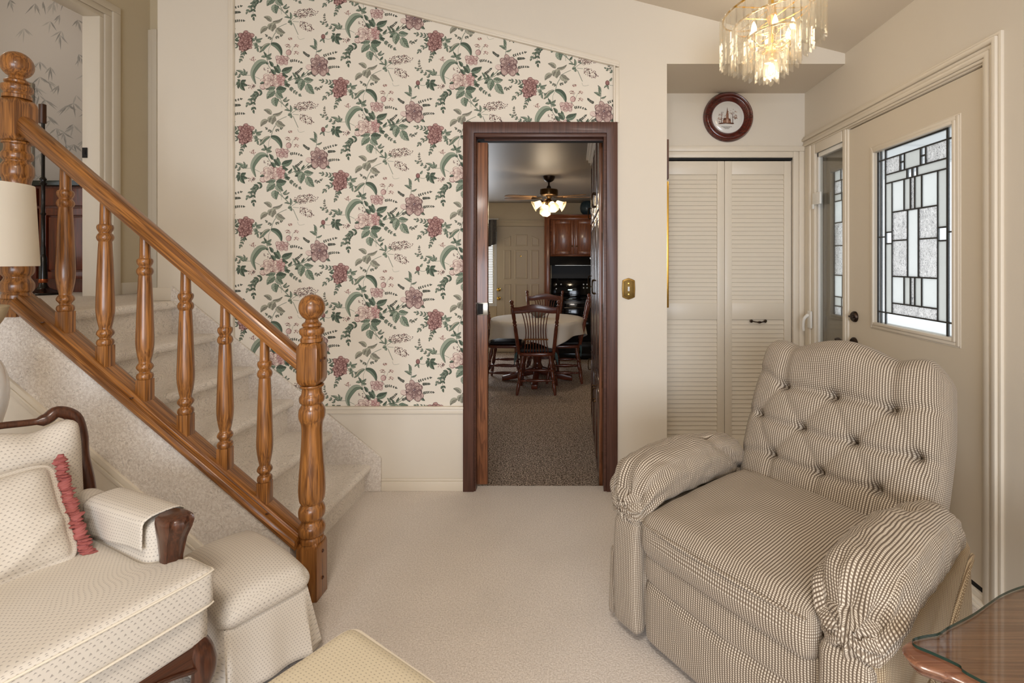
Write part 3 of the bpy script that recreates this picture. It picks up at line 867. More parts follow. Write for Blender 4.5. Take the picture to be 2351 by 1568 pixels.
    k.sprig([(420, 790), (330, 860), (270, 960)], 4, 58, 26, GM, GL, GX, 3)
    k.sprig([(930, 690), (990, 750), (1085, 810)], 5, 42, 18, GM, GL, GX, 3)
    k.sprig([(1320, 690), (1370, 720), (1420, 680)], 4, 34, 12, GM, BL, GX, 3)
    k.sprig([(150, 1350), (60, 1330), (-50, 1310)], 4, 62, 20, GM, GL, GX, 3)
    k.sprig([(140, 1480), (60, 1500), (-10, 1580)], 3, 62, 22, GM, GL, GX, 3)
    k.sprig([(200, 1560), (190, 1640), (160, 1720)], 4, 50, 20, GM, GL, GX, 3)
    k.sprig([(160, 530), (60, 460), (-50, 400)], 4, 46, 22, GM, GL, GX, 3)
    k.sprig([(20, 410), (-10, 340), (-10, 280)], 4, 30, 12, BM, BL, BD, 3)
    k.sprig([(700, 1360), (740, 1360), (800, 1330)], 3, 30, 14, GM, BL, GX, 3)
    k.sprig([(650, 1380), (610, 1370), (560, 1330)], 3, 30, 14, GM, BL, GX, 3)
    for p in ([(1450, 200), (1540, 170), (1650, 140)], [(1530, 385), (1600, 370), (1690, 370)], [(1520, 245), (1570, 240), (1625, 238)], [(1240, 205), (1190, 180), (1150, 145)], [(1010, 480), (1060, 450), (1110, 400)], [(930, 280), (1010, 270), (1110, 300)], [(1200, 490), (1260, 470), (1290, 455)]):
        k.sprig(p, 6, 28, 11, GD, BM, GX, 3, .8, 3)
    k.spray(330, 675, 60, 40, 0, 26, DOT+[(190, 150, 146)], 4, 3)
    k.spray(1180, 975, 190, 70, -.05, 120, DOT, 3, 5, (7, 13)); k.spray(1190, 1190, 130, 62, .45, 74, DOT, 3, 6, (7, 13))
    k.spray(1080, 1030, 40, 30, 0, 10, DOT, 3, 8)
    for (x, y, r) in ((340, 245, 56), (905, 35, 48), (1030, 40, 40), (1030, 150, 44), (935, -70, 30)):
        k.spray(x, y, r, r*.6, 0, 18, [(150, 112, 106), (180, 140, 132), (120, 96, 84)], 3, int(x), (6, 11))
    k.spray(585, 420, 80, 30, .3, 14, DOT, 3, 9)
    # flowers
    k.blob(1230, 375, 56, 44, PD, 7, 14, .3); k.blob(1226, 372, 50, 38, PL, 8, 14, .3); k.stroke([(1200, 350), (1235, 370), (1270, 400)], 5, PM, 9)
    k.rose(1390, 340, 148, 150, MD, MM, MLt, (110, 92, 100), 8, 4)
    k.rose(810, 262, 112, 76, PD, PM, PL, (176, 120, 120), 8, 2)
    k.blob(910, 145, 44, 48, PD, 8, 12, .3); k.blob(905, 148, 36, 40, PM, 9, 12, .3); k.stroke([(880, 150), (910, 120), (930, 110)], 8, PL, 10)
    k.rose(770, 580, 92, 100, PD, (206, 158, 154), PL, (176, 120, 120), 8, 7)
    k.rose(640, 580, 150, 112, (146, 112, 108), (222, 200, 188), (236, 221, 208), (130, 104, 96), 14, 1)
    k.blob(510, 680, 52, 46, PD, 9, 12); k.blob(508, 676, 45, 38, PL, 10, 12); k.stroke([(480, 660), (515, 690), (545, 700)], 5, PM, 11)
    k.rose(250, 1370, 118, 108, RDk, RM, RL, RM, 8, 9)
    k.rose(230, 1490, 110, 92, RDk, RM, RL, RDk, 14, 11)
    k.blob(-30, 620, 34, 42, RDk, 6, 10); k.blob(-30, 616, 26, 32, RM, 7, 10)
    for a in ((-30, 660, -80, 700, 22), (-20, 655, -10, 720, 22), (0, 590, 40, 540, 30)): lf(*a, GM, GL, GX, 5)
    return levels(k.p)

def levels(P):
    """printing order: every shape lies just above all earlier shapes it overlaps"""
    P = sorted(P, key=lambda p: p[2]); out = []; bx = []
    for pts, c, l in P:
        xs = [p[0] for p in pts]; ys = [p[1] for p in pts]; b = (min(xs), max(xs), min(ys), max(ys)); v = 0
        for (q, lv) in bx:
            if lv >= v and q[0] < b[1] and b[0] < q[1] and q[2] < b[3] and b[2] < q[3]: v = lv+1
        bx.append((b, v)); out.append((pts, c, v))
    return out

def clip(poly, planes):
    for (a, b, c) in planes:                           # keep a x + b z <= c
        out = []; n = len(poly)
        for i in range(n):
            p, q = poly[i], poly[(i+1) % n]
            dp, dq = a*p[0]+b*p[1]-c, a*q[0]+b*q[1]-c
            if dp <= 0: out.append(p)
            if (dp < 0 < dq) or (dq < 0 < dp):
                t = dp/(dp-dq); out.append((p[0]+t*(q[0]-p[0]), p[1]+t*(q[1]-p[1])))
        poly = out
        if len(poly) < 3: return None
    return poly

def inkmesh(name, base_regions, polys, Y, parent, mat, step=2e-5, paper=(233, 225, 211), lift=.0008, k_=1.0):
    vs, fs, cols = [], [], []
    def put(p, c, d):
        b = len(vs)
        ar = sum(p[i][0]*p[(i+1) % len(p)][1]-p[(i+1) % len(p)][0]*p[i][1] for i in range(len(p)))
        if ar < 0: p = p[::-1]
        vs.extend([(q[0], Y-d, q[1]) for q in p]); fs.append(list(range(b, b+len(p)))); cols.append(lin(c))
    for r in base_regions: put(r, paper, lift)
    for p, c, l in polys: put(p, c, lift+step*(l+1))
    off = Vector((0, 0, 0)) if parent is None else parent.location
    me = bpy.data.meshes.new(name); me.from_pydata([tuple(Vector(v)-off) for v in vs], [], fs)
    at_ = me.color_attributes.new('Ink', 'FLOAT_COLOR', 'CORNER')
    for p in me.polygons:
        for l in p.loop_indices: at_.data[l].color = cols[p.index]
    me.materials.append(mat); me.update()
    o = bpy.data.objects.new(name, me); C.objects.link(o); o.parent = parent
    return o

mot = motif(); SC = 1/6.816/401.0
def place(dx, dz, sh=0):
    out = []
    for pts, c, l in mot:
        out.append(([(-1.970+p[0]*SC+dx, 2.557-p[1]*SC+dz) for p in pts], c, l+sh))
    return out
dl = .2485; cl = 2.806-.2485*1.322
regs = [[(-1, 0, 1.943), (1, 0, -.6365), (0, -1, -.484), (dl, 1, cl)],
        [(-1, 0, .6365), (1, 0, .218), (0, -1, -2.04), (dl, 1, cl)]]
base = [[(PXL, .40), (-.6365, .40), (-.6365, ptop(-.6365)), (PXL, ptop(PXL))], [(-.6365, 2.04), (PXR, 2.04), (PXR, ptop(PXR)), (-.6365, ptop(-.6365))]]
base[0] = [(PXL, sk(PXL)-.02), (-1.43, .462), (-.6365, .462), (-.6365, ptop(-.6365)), (PXL, ptop(PXL))]
regs[0].append((-.812, -1, -(.205-.812*1.112)+.02))
polys = []
for ci in range(-1, 5):
    for ri in range(-6, 5):
        dx = ci*217.2/401; dz = -ri*213/401+(106/401 if ci % 2 else 0)
        if dx > 2.3 or abs(dz) > 2.9: continue
        for pts, c, l in place(dx, dz, .25*(ci % 2)+.5*(ri % 2)):
            xs = [p[0] for p in pts]; zs = [p[1] for p in pts]
            if max(xs) < PXL or min(xs) > PXR or min(zs) > 3.0 or max(zs) < .45: continue
            for rg in regs:
                q = clip(pts, rg)
                if q: polys.append((q, c, l))
inkmesh('wallpaper', base, polys, W, wall_back, M['print'])

# bamboo paper in the bathroom
bk = Ink(); rd = random.Random(5)
for i in range(190):
    x = -4.7+1.55*rd.random(); z = UP+.85+1.9*rd.random()
    for j in range(rd.randint(3, 6)):
        a = rd.uniform(-2.7, -.5); L = rd.uniform(.06, .13)
        e = (x+L*math.cos(a), z+L*math.sin(a)); w = .014
        d = Vector((e[0]-x, e[1]-z)); q = Vector((-d.y, d.x)).normalized()*w*.5; m_ = Vector((x, z))+d*.4
        g_ = rd.choice([(150, 146, 140), (160, 155, 149), (168, 163, 156), (138, 135, 130)])
        bk.poly([(x, z), tuple(m_+q), e, tuple(m_-q)], g_, j)
for i in range(5):
    x = -4.5+.27*i+rd.uniform(-.08, .08)
    bk.poly([(x, UP+.8), (x+.006, UP+.8), (x+.01, 3.6), (x+.004, 3.6)], (190, 182, 174), 0)
inkmesh('bamboo_wallpaper', [[(-5.0, UP), (HX-.1, UP), (HX-.1, 4.0), (-5.0, 4.0)]], levels(bk.p), BB, wall_bath, M['print'], paper=(190, 182, 174))
# ---------------------------------------------------------------- closet doors
def bifold(x0, x1, label, handle):
    t = T('bifold_door', label, 'closet door', ((x0+x1)/2, NB+.02, .02), 0, 'louvered closet doors')
    y0, y1 = NB+.004, NB+.034; s = .048
    z0, zb, zm0, zm1, zt, z1 = .02, .12, .918, 1.03, 1.895, 1.985
    m = MB()
    m.box((x0, y0, z0), (x0+s, y1, z1)); m.box((x1-s, y0, z0), (x1, y1, z1))
    for a, b in ((z0, zb), (zm0, zm1), (zt, z1)): m.box((x0+s, y0+.001, a), (x1-s, y1-.001, b))
    m.build('door_frame', M['trim'], t, bevel=.002, smooth=30)
    for a, b in ((zb, zm0), (zm1, zt)):
        m = MB(); n = round((b-a)/.0292)
        for i in range(n):
            zc = a+(i+.5)*(b-a)/n
            mt = Matrix.Translation(((x0+x1)/2, (y0+y1)/2+.001, zc)) @ rotx(R(73))
            m.box((-(x1-x0)/2+s, -.0215, -.0032), ((x1-x0)/2-s, .0215, .0032), 0, mt)
        m.build('louver_panel', M['trim'], t, smooth=0)
    if handle:
        m = MB(); hx, hz_ = handle
        pts = [(hx-.048, y0, hz_), (hx-.044, y0-.014, hz_+.001), (hx-.025, y0-.022, hz_-.003), (hx, y0-.024, hz_-.005), (hx+.025, y0-.022, hz_-.003), (hx+.044, y0-.014, hz_+.001), (hx+.048, y0, hz_)]
        m.tube(spline(pts, 4), [.0045]*3+[.004]*19+[.0045]*3, 8)
        for sx in (-1, 1): m.lathe([(.011, 0), (.011, .003), (.006, .006), (0, .006)], (hx+sx*.047, y0, hz_), 12, rotx(R(90)))
        m.lathe(sm([(.003, -.016), (.0075, -.006), (.008, 0), (.0075, .006), (.003, .016)], 2), (hx, y0-.024, hz_-.005), 10, roty(R(90)))
        m.build('handle', M['bronze'], t, smooth=40)
bifold(.559, 1.006, 'cream louvered closet door without a handle beside the narrow post wall', None)
bifold(1.009, 1.456, 'cream louvered closet door with small bronze pull next to the sidelight corner', (1.234, .908))
m = MB()                                               # casing of the closet
m.box((.528, NB-.014, 2.006), (1.462, NB, 2.046)); m.box((.528, NB-.02, 2.046), (1.538, NB, 2.082))
m.box((1.462, NB-.014, 0), (1.500, NB, 2.046)); m.box((1.500, NB-.02, 0), (1.538, NB, 2.046))
S(m.build('trim_8', M['trim'], bevel=.004, smooth=30))
m = MB(); m.box((.556, NB+.0, 1.992), (1.462, NB+.05, 2.006)); S(m.build('closet_gap_shade', M['gap'], smooth=0))  # dark strip standing in for the shaded gap above the doors
S(MB().box((.556, NB+.045, 0), (1.462, NB+.05, 2.0)).build('closet_shade_sheet', M['gap'], smooth=0))  # black sheet standing in for the shade inside the closet

# plate in a round frame above the closet
cx, cz = (1671-CX)*NB/FPX, EYE-(269.5-CY)*NB/FPX; r1 = 57.0*NB/FPX; r2 = 40.5*NB/FPX
t = T('framed_plate', 'white commemorative plate with church drawing in round dark red wooden frame above closet', 'plate', (cx, NB, cz))
mt = rotx(R(90))
prof = [(r2-.012, .004), (r2-.004, .012), (r2+.004, .017), (r2+.010, .024), (r2+.016, .026), (r2+.020, .022), (r2+.026, .021), (r2+.034, .028), (r2+.040, .028), (r1-.006, .020), (r1, .012), (r1, 0)]
MB().lathe(prof[::-1] if 0 else [(r2-.012, .0)]+prof, (cx, NB, cz), 64, mt).build('round_frame', wood('red_mahogany', (58, 14, 10), (104, 34, 24), 'x', .2, .6), t, smooth=50)
MB().lathe([(r2-.001, .004), (r2*.84, .0035), (r2*.80, .006), (r2*.6, .0065), (0, .0065)], (cx, NB, cz), 64, mt).build('dish', M['porc'], t, smooth=50)
ik = Ink(); rd = random.Random(3)                      # drawing in sepia: church, trees, two lines of tiny script
u = r2/415.0                                           # zoom pixels -> metres; centre of plate (762, 832)
P_ = lambda x, y: (cx+(x-762)*u, cz-(y-832)*u)
def pp(pts, c, l): ik.poly([P_(*q) for q in pts], c, l)
SB, SM, SL = (96, 66, 54), (146, 106, 88), (188, 158, 142)
pp([(636, 970), (640, 900), (668, 850), (712, 850), (712, 760), (722, 740), (742, 596), (762, 740), (772, 760), (772, 850), (812, 880), (836, 970)], SM, 0)
pp([(722, 740), (742, 596), (748, 640), (742, 745)], SB, 1); pp([(668, 850), (640, 905), (700, 905), (712, 855)], SB, 1)
pp([(780, 860), (812, 884), (830, 920), (780, 915)], SB, 1); pp([(720, 965), (720, 900), (742, 870), (764, 900), (764, 965)], SL, 1)
pp([(520, 985), (600, 962), (760, 968), (880, 962), (905, 985), (870, 1000), (700, 985), (560, 1000)], SB, 1)
for x in (868, 606): pp([(x-8, 970), (x-6, 720), (x+4, 700), (x+8, 970)], SB, 1)
for i in range(130):
    a = rd.random()*6.3; r_ = math.sqrt(rd.random())
    c0 = rd.choice([(860, 770, 120, 130), (610, 800, 80, 100), (560, 900, 60, 60), (940, 830, 40, 60)])
    x, y = c0[0]+c0[2]*r_*math.cos(a), c0[1]+c0[3]*r_*math.sin(a); s_ = rd.uniform(6, 14)
    pp([(x-s_, y), (x, y-s_*.8), (x+s_, y), (x, y+s_*.8)], rd.choice([SB, SM, SL]), 2)
for row, (xa, xb) in enumerate(((606, 850), (650, 800), (680, 770))):
    y = 1058+row*22; x = xa
    while x < xb:
        w_ = rd.uniform(5, 13); pp([(x, y-7), (x+w_, y-6), (x+w_, y+6), (x, y+6)], (116, 108, 100), 2); x += w_+4
inkmesh('church_drawing', [], levels(ik.p), NB-.0068, t, M['ink'], 3e-5)

# frames hung on the hidden cheek of the nook
for nm, lab, za, zb, mt_, y in (('picture_frame', 'dark wooden picture frame edge high up beside the closet doors', 1.79, 2.02, M['door_brown_z'], 2.90), ('picture_frame', 'tall thin gilt frame edge hanging next to the louvered doors', 1.04, 1.775, M['gold'], 2.90)):
    t = T(nm, lab, 'picture frame', (.526, y, za))
    m = MB(); a, b = (2.775, 3.06); f = .025
    m.box((.5265, a, za), (.5465, a+f, zb)); m.box((.5265, b-f, za), (.5465, b, zb)); m.box((.5265, a+f, za), (.5465, b-f, za+f)); m.box((.5265, a+f, zb-f), (.5465, b-f, zb))
    m.build('frame', mt_, t, bevel=.003, smooth=30)
    MB().box((.5265, a+f, za+f), (.534, b-f, zb-f)).build('picture', M['mirror'] if mt_ is M['gold'] else M['cloth'], t, smooth=0)

# light switch
sx, sz = (1443-CX)*W/FPX, EYE-(663-CY)*W/FPX
t = T('light_switch', 'antique brass light switch plate on the post wall between doorway and closet', 'light switch', (sx, W, sz))
def hexo(w, h, c): return [(sx-w, sz-h), (sx-w*.55, sz-h-c*.55), (sx, sz-h-c), (sx+w*.55, sz-h-c*.55), (sx+w, sz-h), (sx+w*1.06, sz), (sx+w, sz+h), (sx+w*.55, sz+h+c*.55), (sx, sz+h+c), (sx-w*.55, sz+h+c*.55), (sx-w, sz+h), (sx-w*1.06, sz)]
m = MB(); m.prism(hexo(.036, .048, .014), W-.006, W); m.build('plate', M['brass'], t, bevel=.003, smooth=30)
m = MB(); m.prism(hexo(.028, .042, .010), W-.0085, W-.005); m.build('inner_plate', plain('worn_brass', (122, 96, 48), .5, .8, var=.4, vs=90), t, bevel=.001, smooth=30)
m = MB(); m.box((sx-.0055, W-.011, sz-.013), (sx+.0055, W-.008, sz+.013)); m.box((sx-.004, W-.02, sz+.0), (sx+.004, W-.008, sz+.009)); m.build('toggle', M['porc'], t, bevel=.001, smooth=30)
for dz in (-.031, .031): MB().lathe([(.0045, 0), (.004, .0015), (0, .002)], (sx, W-.0085, sz+dz), 10, rotx(R(90))).build('screw', M['gold'], t, smooth=40)

# ---------------------------------------------------------------- front door and sidelight
def RW(px, py, X=RX):                                  # a pixel on the right-hand wall plane -> (Y, z)
    Y = X*FPX/(px-CX); return Y, EYE-(py-CY)*Y/FPX
t = S(bpy.data.objects.new('door_1', None)); C.objects.link(t); t.location = (RX, (DY0+DY1)/2, .06)
tag(t, 'cream front door with a tall leaded glass pane and dark bronze lock', 'door')
GX0, GZ0, GZ1, GY0, GY1 = RX+.022, .995, 1.872, 1.955, 2.472
m = MB(); XA, XB = RX+.008, RX+.052
m.box((XA, DY0+.004, .065), (XB, GY0, 2.05)); m.box((XA, GY1, .065), (XB, DY1-.004, 2.05)); m.box((XA, GY0, .065), (XB, GY1, GZ0)); m.box((XA, GY0, GZ1), (XB, GY1, 2.05))
m.build('slab', M['door'], t, smooth=0)
m = MB()
for d, w, x in ((.0, .014, XA-.012), (.014, .016, XA-.007), (.030, .006, XA-.003)):
    a, b, c, e = GY0-d-w, GY1+d+w, GZ0-d-w, GZ1+d+w
    m.box((x, a, c), (XA+.004, a+w, e)); m.box((x, b-w, c), (XA+.004, b, e)); m.box((x, a+w, c), (XA+.004, b-w, c+w)); m.box((x, a+w, e-w), (XA+.004, b-w, e))
m.build('glazing_frame', M['trim'], t, bevel=.003, smooth=30)

def leaded(parent, y0, y1, z0, z1, X, vl, hl, fills, name='leaded_glass'):
    """vl/hl: list of (u0, v0, u1, v1) came lines; fills: (u0, v0, u1, v1, kind). u runs from the far edge to the near edge, v downward"""
    mats = [M['gl_clear'], M['gl_rain'], M['gl_grey'], M['gl_blue']]
    Y = lambda u: y1+(y0-y1)*u
    Z = lambda v: z1+(z0-z1)*v
    m = MB()
    for (a, b, c, d, kd) in fills: m.box((X, Y(a), Z(d)), (X+.004, Y(c), Z(b)), kd)
    gl = m.build(name, mats, parent, smooth=0)
    m = MB(); w = .0032
    for (a, b, c, d, ww) in vl+hl:
        h = w*ww
        if a == c: m.box((X-.0025, Y(a)-h, Z(d)-.0005), (X+.006, Y(a)+h, Z(b)+.0005))
        else: m.box((X-.0028, Y(c), Z(b)-h), (X+.0063, Y(a), Z(b)+h))
    m.build('came', M['lead'], gl, smooth=0)
    return gl
# grid of the pattern, in shares of the pane
U = dict(e0=0, a=.035, b=.13, c=.235, d=.44, e=.46, e1=.475, f=.545, g=.60, h=.665, i=.70, k=.87, l=.965, m=1)
V = dict(t=0, a=.075, b=.15, c=.205, d=.265, f=.43, i=.62, j=.685, k=.825, l=.955, z=1)
us = [0, .045, .155, .27, .42, .50, .58, .66, .73, .90, .955, 1]
va, vb, vc, vd, ve, vf = .105, .205, .255, .425, .575, .80
L_, F_ = [], []
def fl(a, b, c, d, k_): F_.append((a, b, c, d, k_))
def vln(u_, a, b, w=1): L_.append((u_, a, u_, b, w))
def hln(a, b, v_, w=1): L_.append((a, v_, b, v_, w))
oL, oR = .125, .90                                     # inner field between the border strips
fl(0, 0, oL, .045, 0); fl(0, .045, oL*.45, .965, 0); fl(oL*.45, .045, oL, .965, 0); fl(0, .965, oL, 1, 0)
fl(oR, 0, 1, .075, 0); fl(oR, .075, 1, .93, 0); fl(oR, .93, 1, 1, 0)
fl(oL, 0, oR, .055, 0); fl(oL, .935, oR, 1, 0)
vln(oL, 0, 1, 1.3); vln(oR, 0, 1, 1.6); vln(oL*.45, 0, 1, 1.0); vln(.008, 0, 1, 2.2)
hln(0, 1, .055, 1); hln(0, 1, .935, 1); hln(oL, oR, .0035, 1.2); hln(0, oL, .5, .9); hln(oR, 1, .5, .9)
x = lambda s: oL+(oR-oL)*s
# row 1: rain, two squares, frosted, two squares, rain
r0, r1 = .055, .145
fl(x(0), r0, x(.27), r1, 1); fl(x(.27), r0, x(.345), .098, 0); fl(x(.27), .098, x(.345), r1, 0); fl(x(.345), r0, x(.61), r1, 2); fl(x(.61), r0, x(.69), .098, 0); fl(x(.61), .098, x(.69), r1, 0); fl(x(.69), r0, x(1), r1, 1)
for s in (.27, .345, .61, .69): vln(x(s), r0, r1, 1.2)
hln(x(.27), x(.345), .098, 1.1); hln(x(.61), x(.69), .098, 1.1); hln(oL, oR, r1, 1)
# row 2
q0, q1 = r1, .195
fl(x(0), q0, x(.39), q1, 2); fl(x(.39), q0, x(.475), q1, 0); fl(x(.475), q0, x(.555), q1, 0); fl(x(.555), q0, x(1), q1, 2)
for s in (.39, .475, .555): vln(x(s), q0, q1, 1.3)
hln(oL, oR, q1, 1)
# side strips
iL, iR = x(.125), x(.865)
for (a, b) in ((oL, iL), (iR, oR)):
    fl(a, q1, b, .475, 2); fl(a, .475, b, .54, 0); fl(a, .54, b, .935, 2)
    hln(a, b, .475, 1); hln(a, b, .54, 1)
vln(iL, q1, .935, 1); vln(iR, q1, .935, 1)
y = lambda s: iL+(iR-iL)*s
# row 3
fl(y(0), q1, y(.29), .365, 3); fl(y(.29), q1, y(.435), .365, 2); fl(y(.435), q1, y(.53), .365, 1); fl(y(.53), q1, y(.68), .365, 2); fl(y(.68), q1, y(1), .365, 3)
for s in (.29, .435, .53, .68): vln(y(s), q1, .365, 1.2)
hln(iL, iR, .365, 1)
# row 4 and 5
fl(y(0), .365, y(.37), .525, 1); fl(y(.37), .365, y(.61), .725, 3); fl(y(.61), .365, y(1), .525, 1); fl(y(0), .525, y(.37), .725, 1); fl(y(.61), .525, y(1), .725, 1)
vln(y(.37), .365, .725, 1.2); vln(y(.61), .365, .725, 1.2); hln(y(0), y(.37), .525, 1); hln(y(.61), y(1), .525, 1); hln(iL, iR, .725, 1)
# row 6, 7
fl(y(0), .725, y(.29), .875, 3); fl(y(.29), .725, y(.435), .875, 2); fl(y(.435), .725, y(.53), .875, 1); fl(y(.53), .725, y(.68), .875, 2); fl(y(.68), .725, y(1), .875, 3)
for s in (.29, .435, .53, .68): vln(y(s), .725, .875, 1.2)
hln(iL, iR, .875, 1); fl(iL, .875, iR, .935, 1)
leaded(t, GY0, GY1, GZ0, GZ1, GX0, [l for l in L_ if l[0] == l[2]], [l for l in L_ if l[0] != l[2]], F_)
def disc(Y, Z, r, th, name, parent, mat, extra=None):
    m = MB(); m.lathe([(r, 0), (r, th*.5), (r*.8, th), (0, th)], (XA, Y, Z), 24, roty(R(-90)))
    if extra: extra(m)
    return m.build(name, mat, parent, smooth=40)
yb, zb_ = RW(1963.5, 727, XA)
db = disc(yb, zb_, .030, .016, 'deadbolt', t, M['bronze'])
MB().box((XA-.028, yb-.02, zb_-.005), (XA-.014, yb+.02, zb_+.005)).build('thumb_turn', M['bronze'], db, bevel=.002, smooth=30)
yl, zl = RW(1962, 788, XA)
rs = disc(yl, zl, .033, .014, 'rosette', t, M['bronze'])
MB().tube(spline([(XA-.01, yl, zl), (XA-.045, yl, zl), (XA-.055, yl+.02, zl+.002), (XA-.052, yl+.07, zl+.012), (XA-.05, yl+.10, zl+.006)], 5), [.010]*8+[.008]*13, 10).build('lever_handle', M['bronze'], rs, smooth=50)
# weather strip, sill, jamb stops
m = MB(); m.box((XA+.002, DY0, .045), (XB-.002, DY1, .066)); m.build('door_sweep', M['gap'], t, smooth=0)
m = MB(); m.box((RX+.03, DY0, 2.05), (XB, DY1, 2.056)); m.build('head_gap', M['gap'], t, smooth=0)
m = MB()
m.box((RX-.020, DY0-.02, 0), (RX+.13, SY1+.05, .022)); m.box((RX-.004, DY0-.0, .022), (RX+.13, SY1+.02, .044)); m.box((RX-.030, DY0-.02, 0), (RX-.02, SY1+.05, .012))
S(m.build('trim_11', M['trim'], bevel=.003, smooth=30))
m = MB()
m.box((RX+.0, DY0-.002, 0), (RX+.10, DY0+.003, 2.062)); m.box((RX-.002, DY1-.003, .044), (RX+.10, SY0+.003, 2.062)); m.box((RX, DY0, 2.056), (RX+.10, DY1, 2.066))
m.box((RX-.008, DY1+.012, .044), (RX, SY0-.008, 2.062))
S(m.build('trim_12', M['trim'], bevel=.002, smooth=30))
def casing_poly(d0, d1, x0, x1, mb):
    """casing strip at distance d0..d1 from the opening, standing x0..x1 off the wall"""
    a, h, f = DY0-.003, 2.062, NB-.002
    mb.prism([(a-d1, 0), (a-d0, 0), (a-d0, h+d0), (f, h+d0), (f, h+d1), (a-d1, h+d1)], RX-x0, RX+.001, 'yz')
m = MB(); casing_poly(.0, .012, .010, 0, m); casing_poly(.012, .032, .016, 0, m); casing_poly(.032, .050, .012, 0, m); casing_poly(.050, .068, .022, 0, m); casing_poly(.068, .082, .012, 0, m)
m.box((RX-.012, SY1+.004, 0), (RX+.001, SY1+.05, 2.062)); m.box((RX-.02, SY1+.05, 0), (RX+.001, SY1+.085, 2.062)); m.box((RX-.012, SY1+.085, 0), (RX+.001, NB-.022, 2.062))
m.box((RX-.010, SY0, 2.0), (RX+.001, SY1+.004, 2.062))
S(m.build('trim_13', M['trim'], bevel=.003, smooth=30))

t = S(bpy.data.objects.new('window_1', None)); C.objects.link(t); t.location = (RX, (SY0+SY1)/2, .06)
tag(t, 'narrow sidelight with taupe panel and leaded glass seen through a white storm frame', 'sidelight window')
m = MB(); a, b, z0, z1 = SY0+.004, SY1-.004, .05, 2.0; f = .016
m.box((RX+.002, a, z0), (RX+.03, a+.006, z1)); m.box((RX+.002, b-f, z0), (RX+.03, b, z1)); m.box((RX+.002, a, z1-.028), (RX+.03, b, z1))
m.build('storm_frame', M['white'], t, bevel=.002, smooth=30)
MB().box((RX+.014, a+.006, z0), (RX+.018, b-f, z1-.028)).build('storm_pane', M['pane'], t, smooth=0)
PX = RX+.045; py0, py1, pz0, pz1 = SY0+.002, SY1-.002, .05, 2.02
gy0, gy1, gz0, gz1 = SY0+.025, 2.95, .985, 1.86
m = MB(); m.box((PX, py0, pz0), (PX+.04, gy0, pz1)); m.box((PX, gy1, pz0), (PX+.04, py1, pz1)); m.box((PX, gy0, pz0), (PX+.04, gy1, gz0)); m.box((PX, gy0, gz1), (PX+.04, gy1, pz1))
m.box((PX-.012, py1-.034, pz0), (PX+.0, py1, pz1))
m.build('side_panel', M['taupe'], t, smooth=0)
m = MB()
for d, w, x_ in ((0, .012, PX-.012), (.012, .016, PX-.006)):
    a, b, c, e = gy0-d-w, gy1+d+w, gz0-d-w, gz1+d+w
    m.box((x_, a, c), (PX+.002, a+w, e)); m.box((x_, b-w, c), (PX+.002, b, e)); m.box((x_, a+w, c), (PX+.002, b-w, c+w)); m.box((x_, a+w, e-w), (PX+.002, b-w, e))
m.build('glazing_frame', M['taupe'], t, bevel=.003, smooth=30)
F2, L2 = [], []
rows = [0, .07, .16, .21, .36, .52, .725, .875, .94, 1]
for i in range(len(rows)-1):
    v0, v1 = rows[i], rows[i+1]; s = [.45, .5, .5, .55, .62, .6, .55, .5, .5][i]
    F2 += [(0, v0, s, v1, [2, 1, 2, 3, 1, 1, 3, 2, 1][i]), (s, v0, 1, v1, [0, 3, 0, 1, 3, 2, 1, 3, 1][i])]
    L2 += [(s, v0, s, v1, 1)]
    if i: L2.append((0, v0, 1, v0, 1))
L2 += [(.04, 0, .04, 1, 1.5)]
leaded(t, gy0, gy1, gz0, gz1, PX+.010, [l for l in L2 if l[0] == l[2]], [l for l in L2 if l[0] != l[2]], F2)
yh, zh = RW(1866, 733)
m = MB(); m.box((RX-.030, yh-.03, zh-.055), (RX-.018, yh+.012, zh+.055)); m.tube(spline([(RX-.030, yh, zh+.03), (RX-.055, yh, zh+.005), (RX-.06, yh+.005, zh-.04), (RX-.055, yh+.01, zh-.075)], 5), [.011]*6+[.009]*10, 10)
m.build('crank_handle', M['white'], t, bevel=.002, smooth=40)
yh, zh = RW(1876, 458)
m = MB(); m.box((RX-.022, yh-.075, zh-.035), (RX-.010, yh+.018, zh+.04)); m.box((RX-.028, yh+.0, zh-.06), (RX-.018, yh+.02, zh-.03)); m.build('latch', M['white'], t, bevel=.002, smooth=30)

# ---------------------------------------------------------------- outside the front door
o = MB().box((RX+.14, -2, -.5), (14, 12, -.12)).build('ground_snow', M['snow'], smooth=0); S(o)
m = MB(); m.box((RX+.14, -1, 2.30), (RX+2.2, 6, 2.36))
for i in range(12): m.box((RX+.14, -.9+i*.55, 2.285), (RX+2.2, -.86+i*.55, 2.30))
S(m.build('porch_ceiling', M['soffit'], smooth=0))
rd = random.Random(8)
for i, (bx, by) in enumerate(((4.2, 3.2), (5.6, 5.2))):
    t = T('bare_shrub', ['leafless snowy shrub outside the glass of the front door', 'leafless shrub further out beyond the front door glass'][i], 'shrub', (bx, by, -.12))
    m = MB()
    for j in range(46):
        a = rd.random()*6.3; s = rd.uniform(.3, .9); h = rd.uniform(.6, 1.9)
        m.tube(spline([(bx, by, -.12), (bx+.3*s*math.cos(a), by+.3*s*math.sin(a), h*.5), (bx+s*math.cos(a), by+s*math.sin(a), h)], 3), .009, 4)
    m.build('branches', M['bark'], t)
    m = MB()
    for j in range(7):
        a = rd.random()*6.3; s = rd.uniform(.1, .6)
        m.lathe(sm([(.0, -.05), (.16, 0), (.12, .09), (0, .13)], 2), (bx+s*math.cos(a), by+s*math.sin(a), rd.uniform(.2, 1.1)), 8)
    m.build('snow_clumps', M['snow'], t)

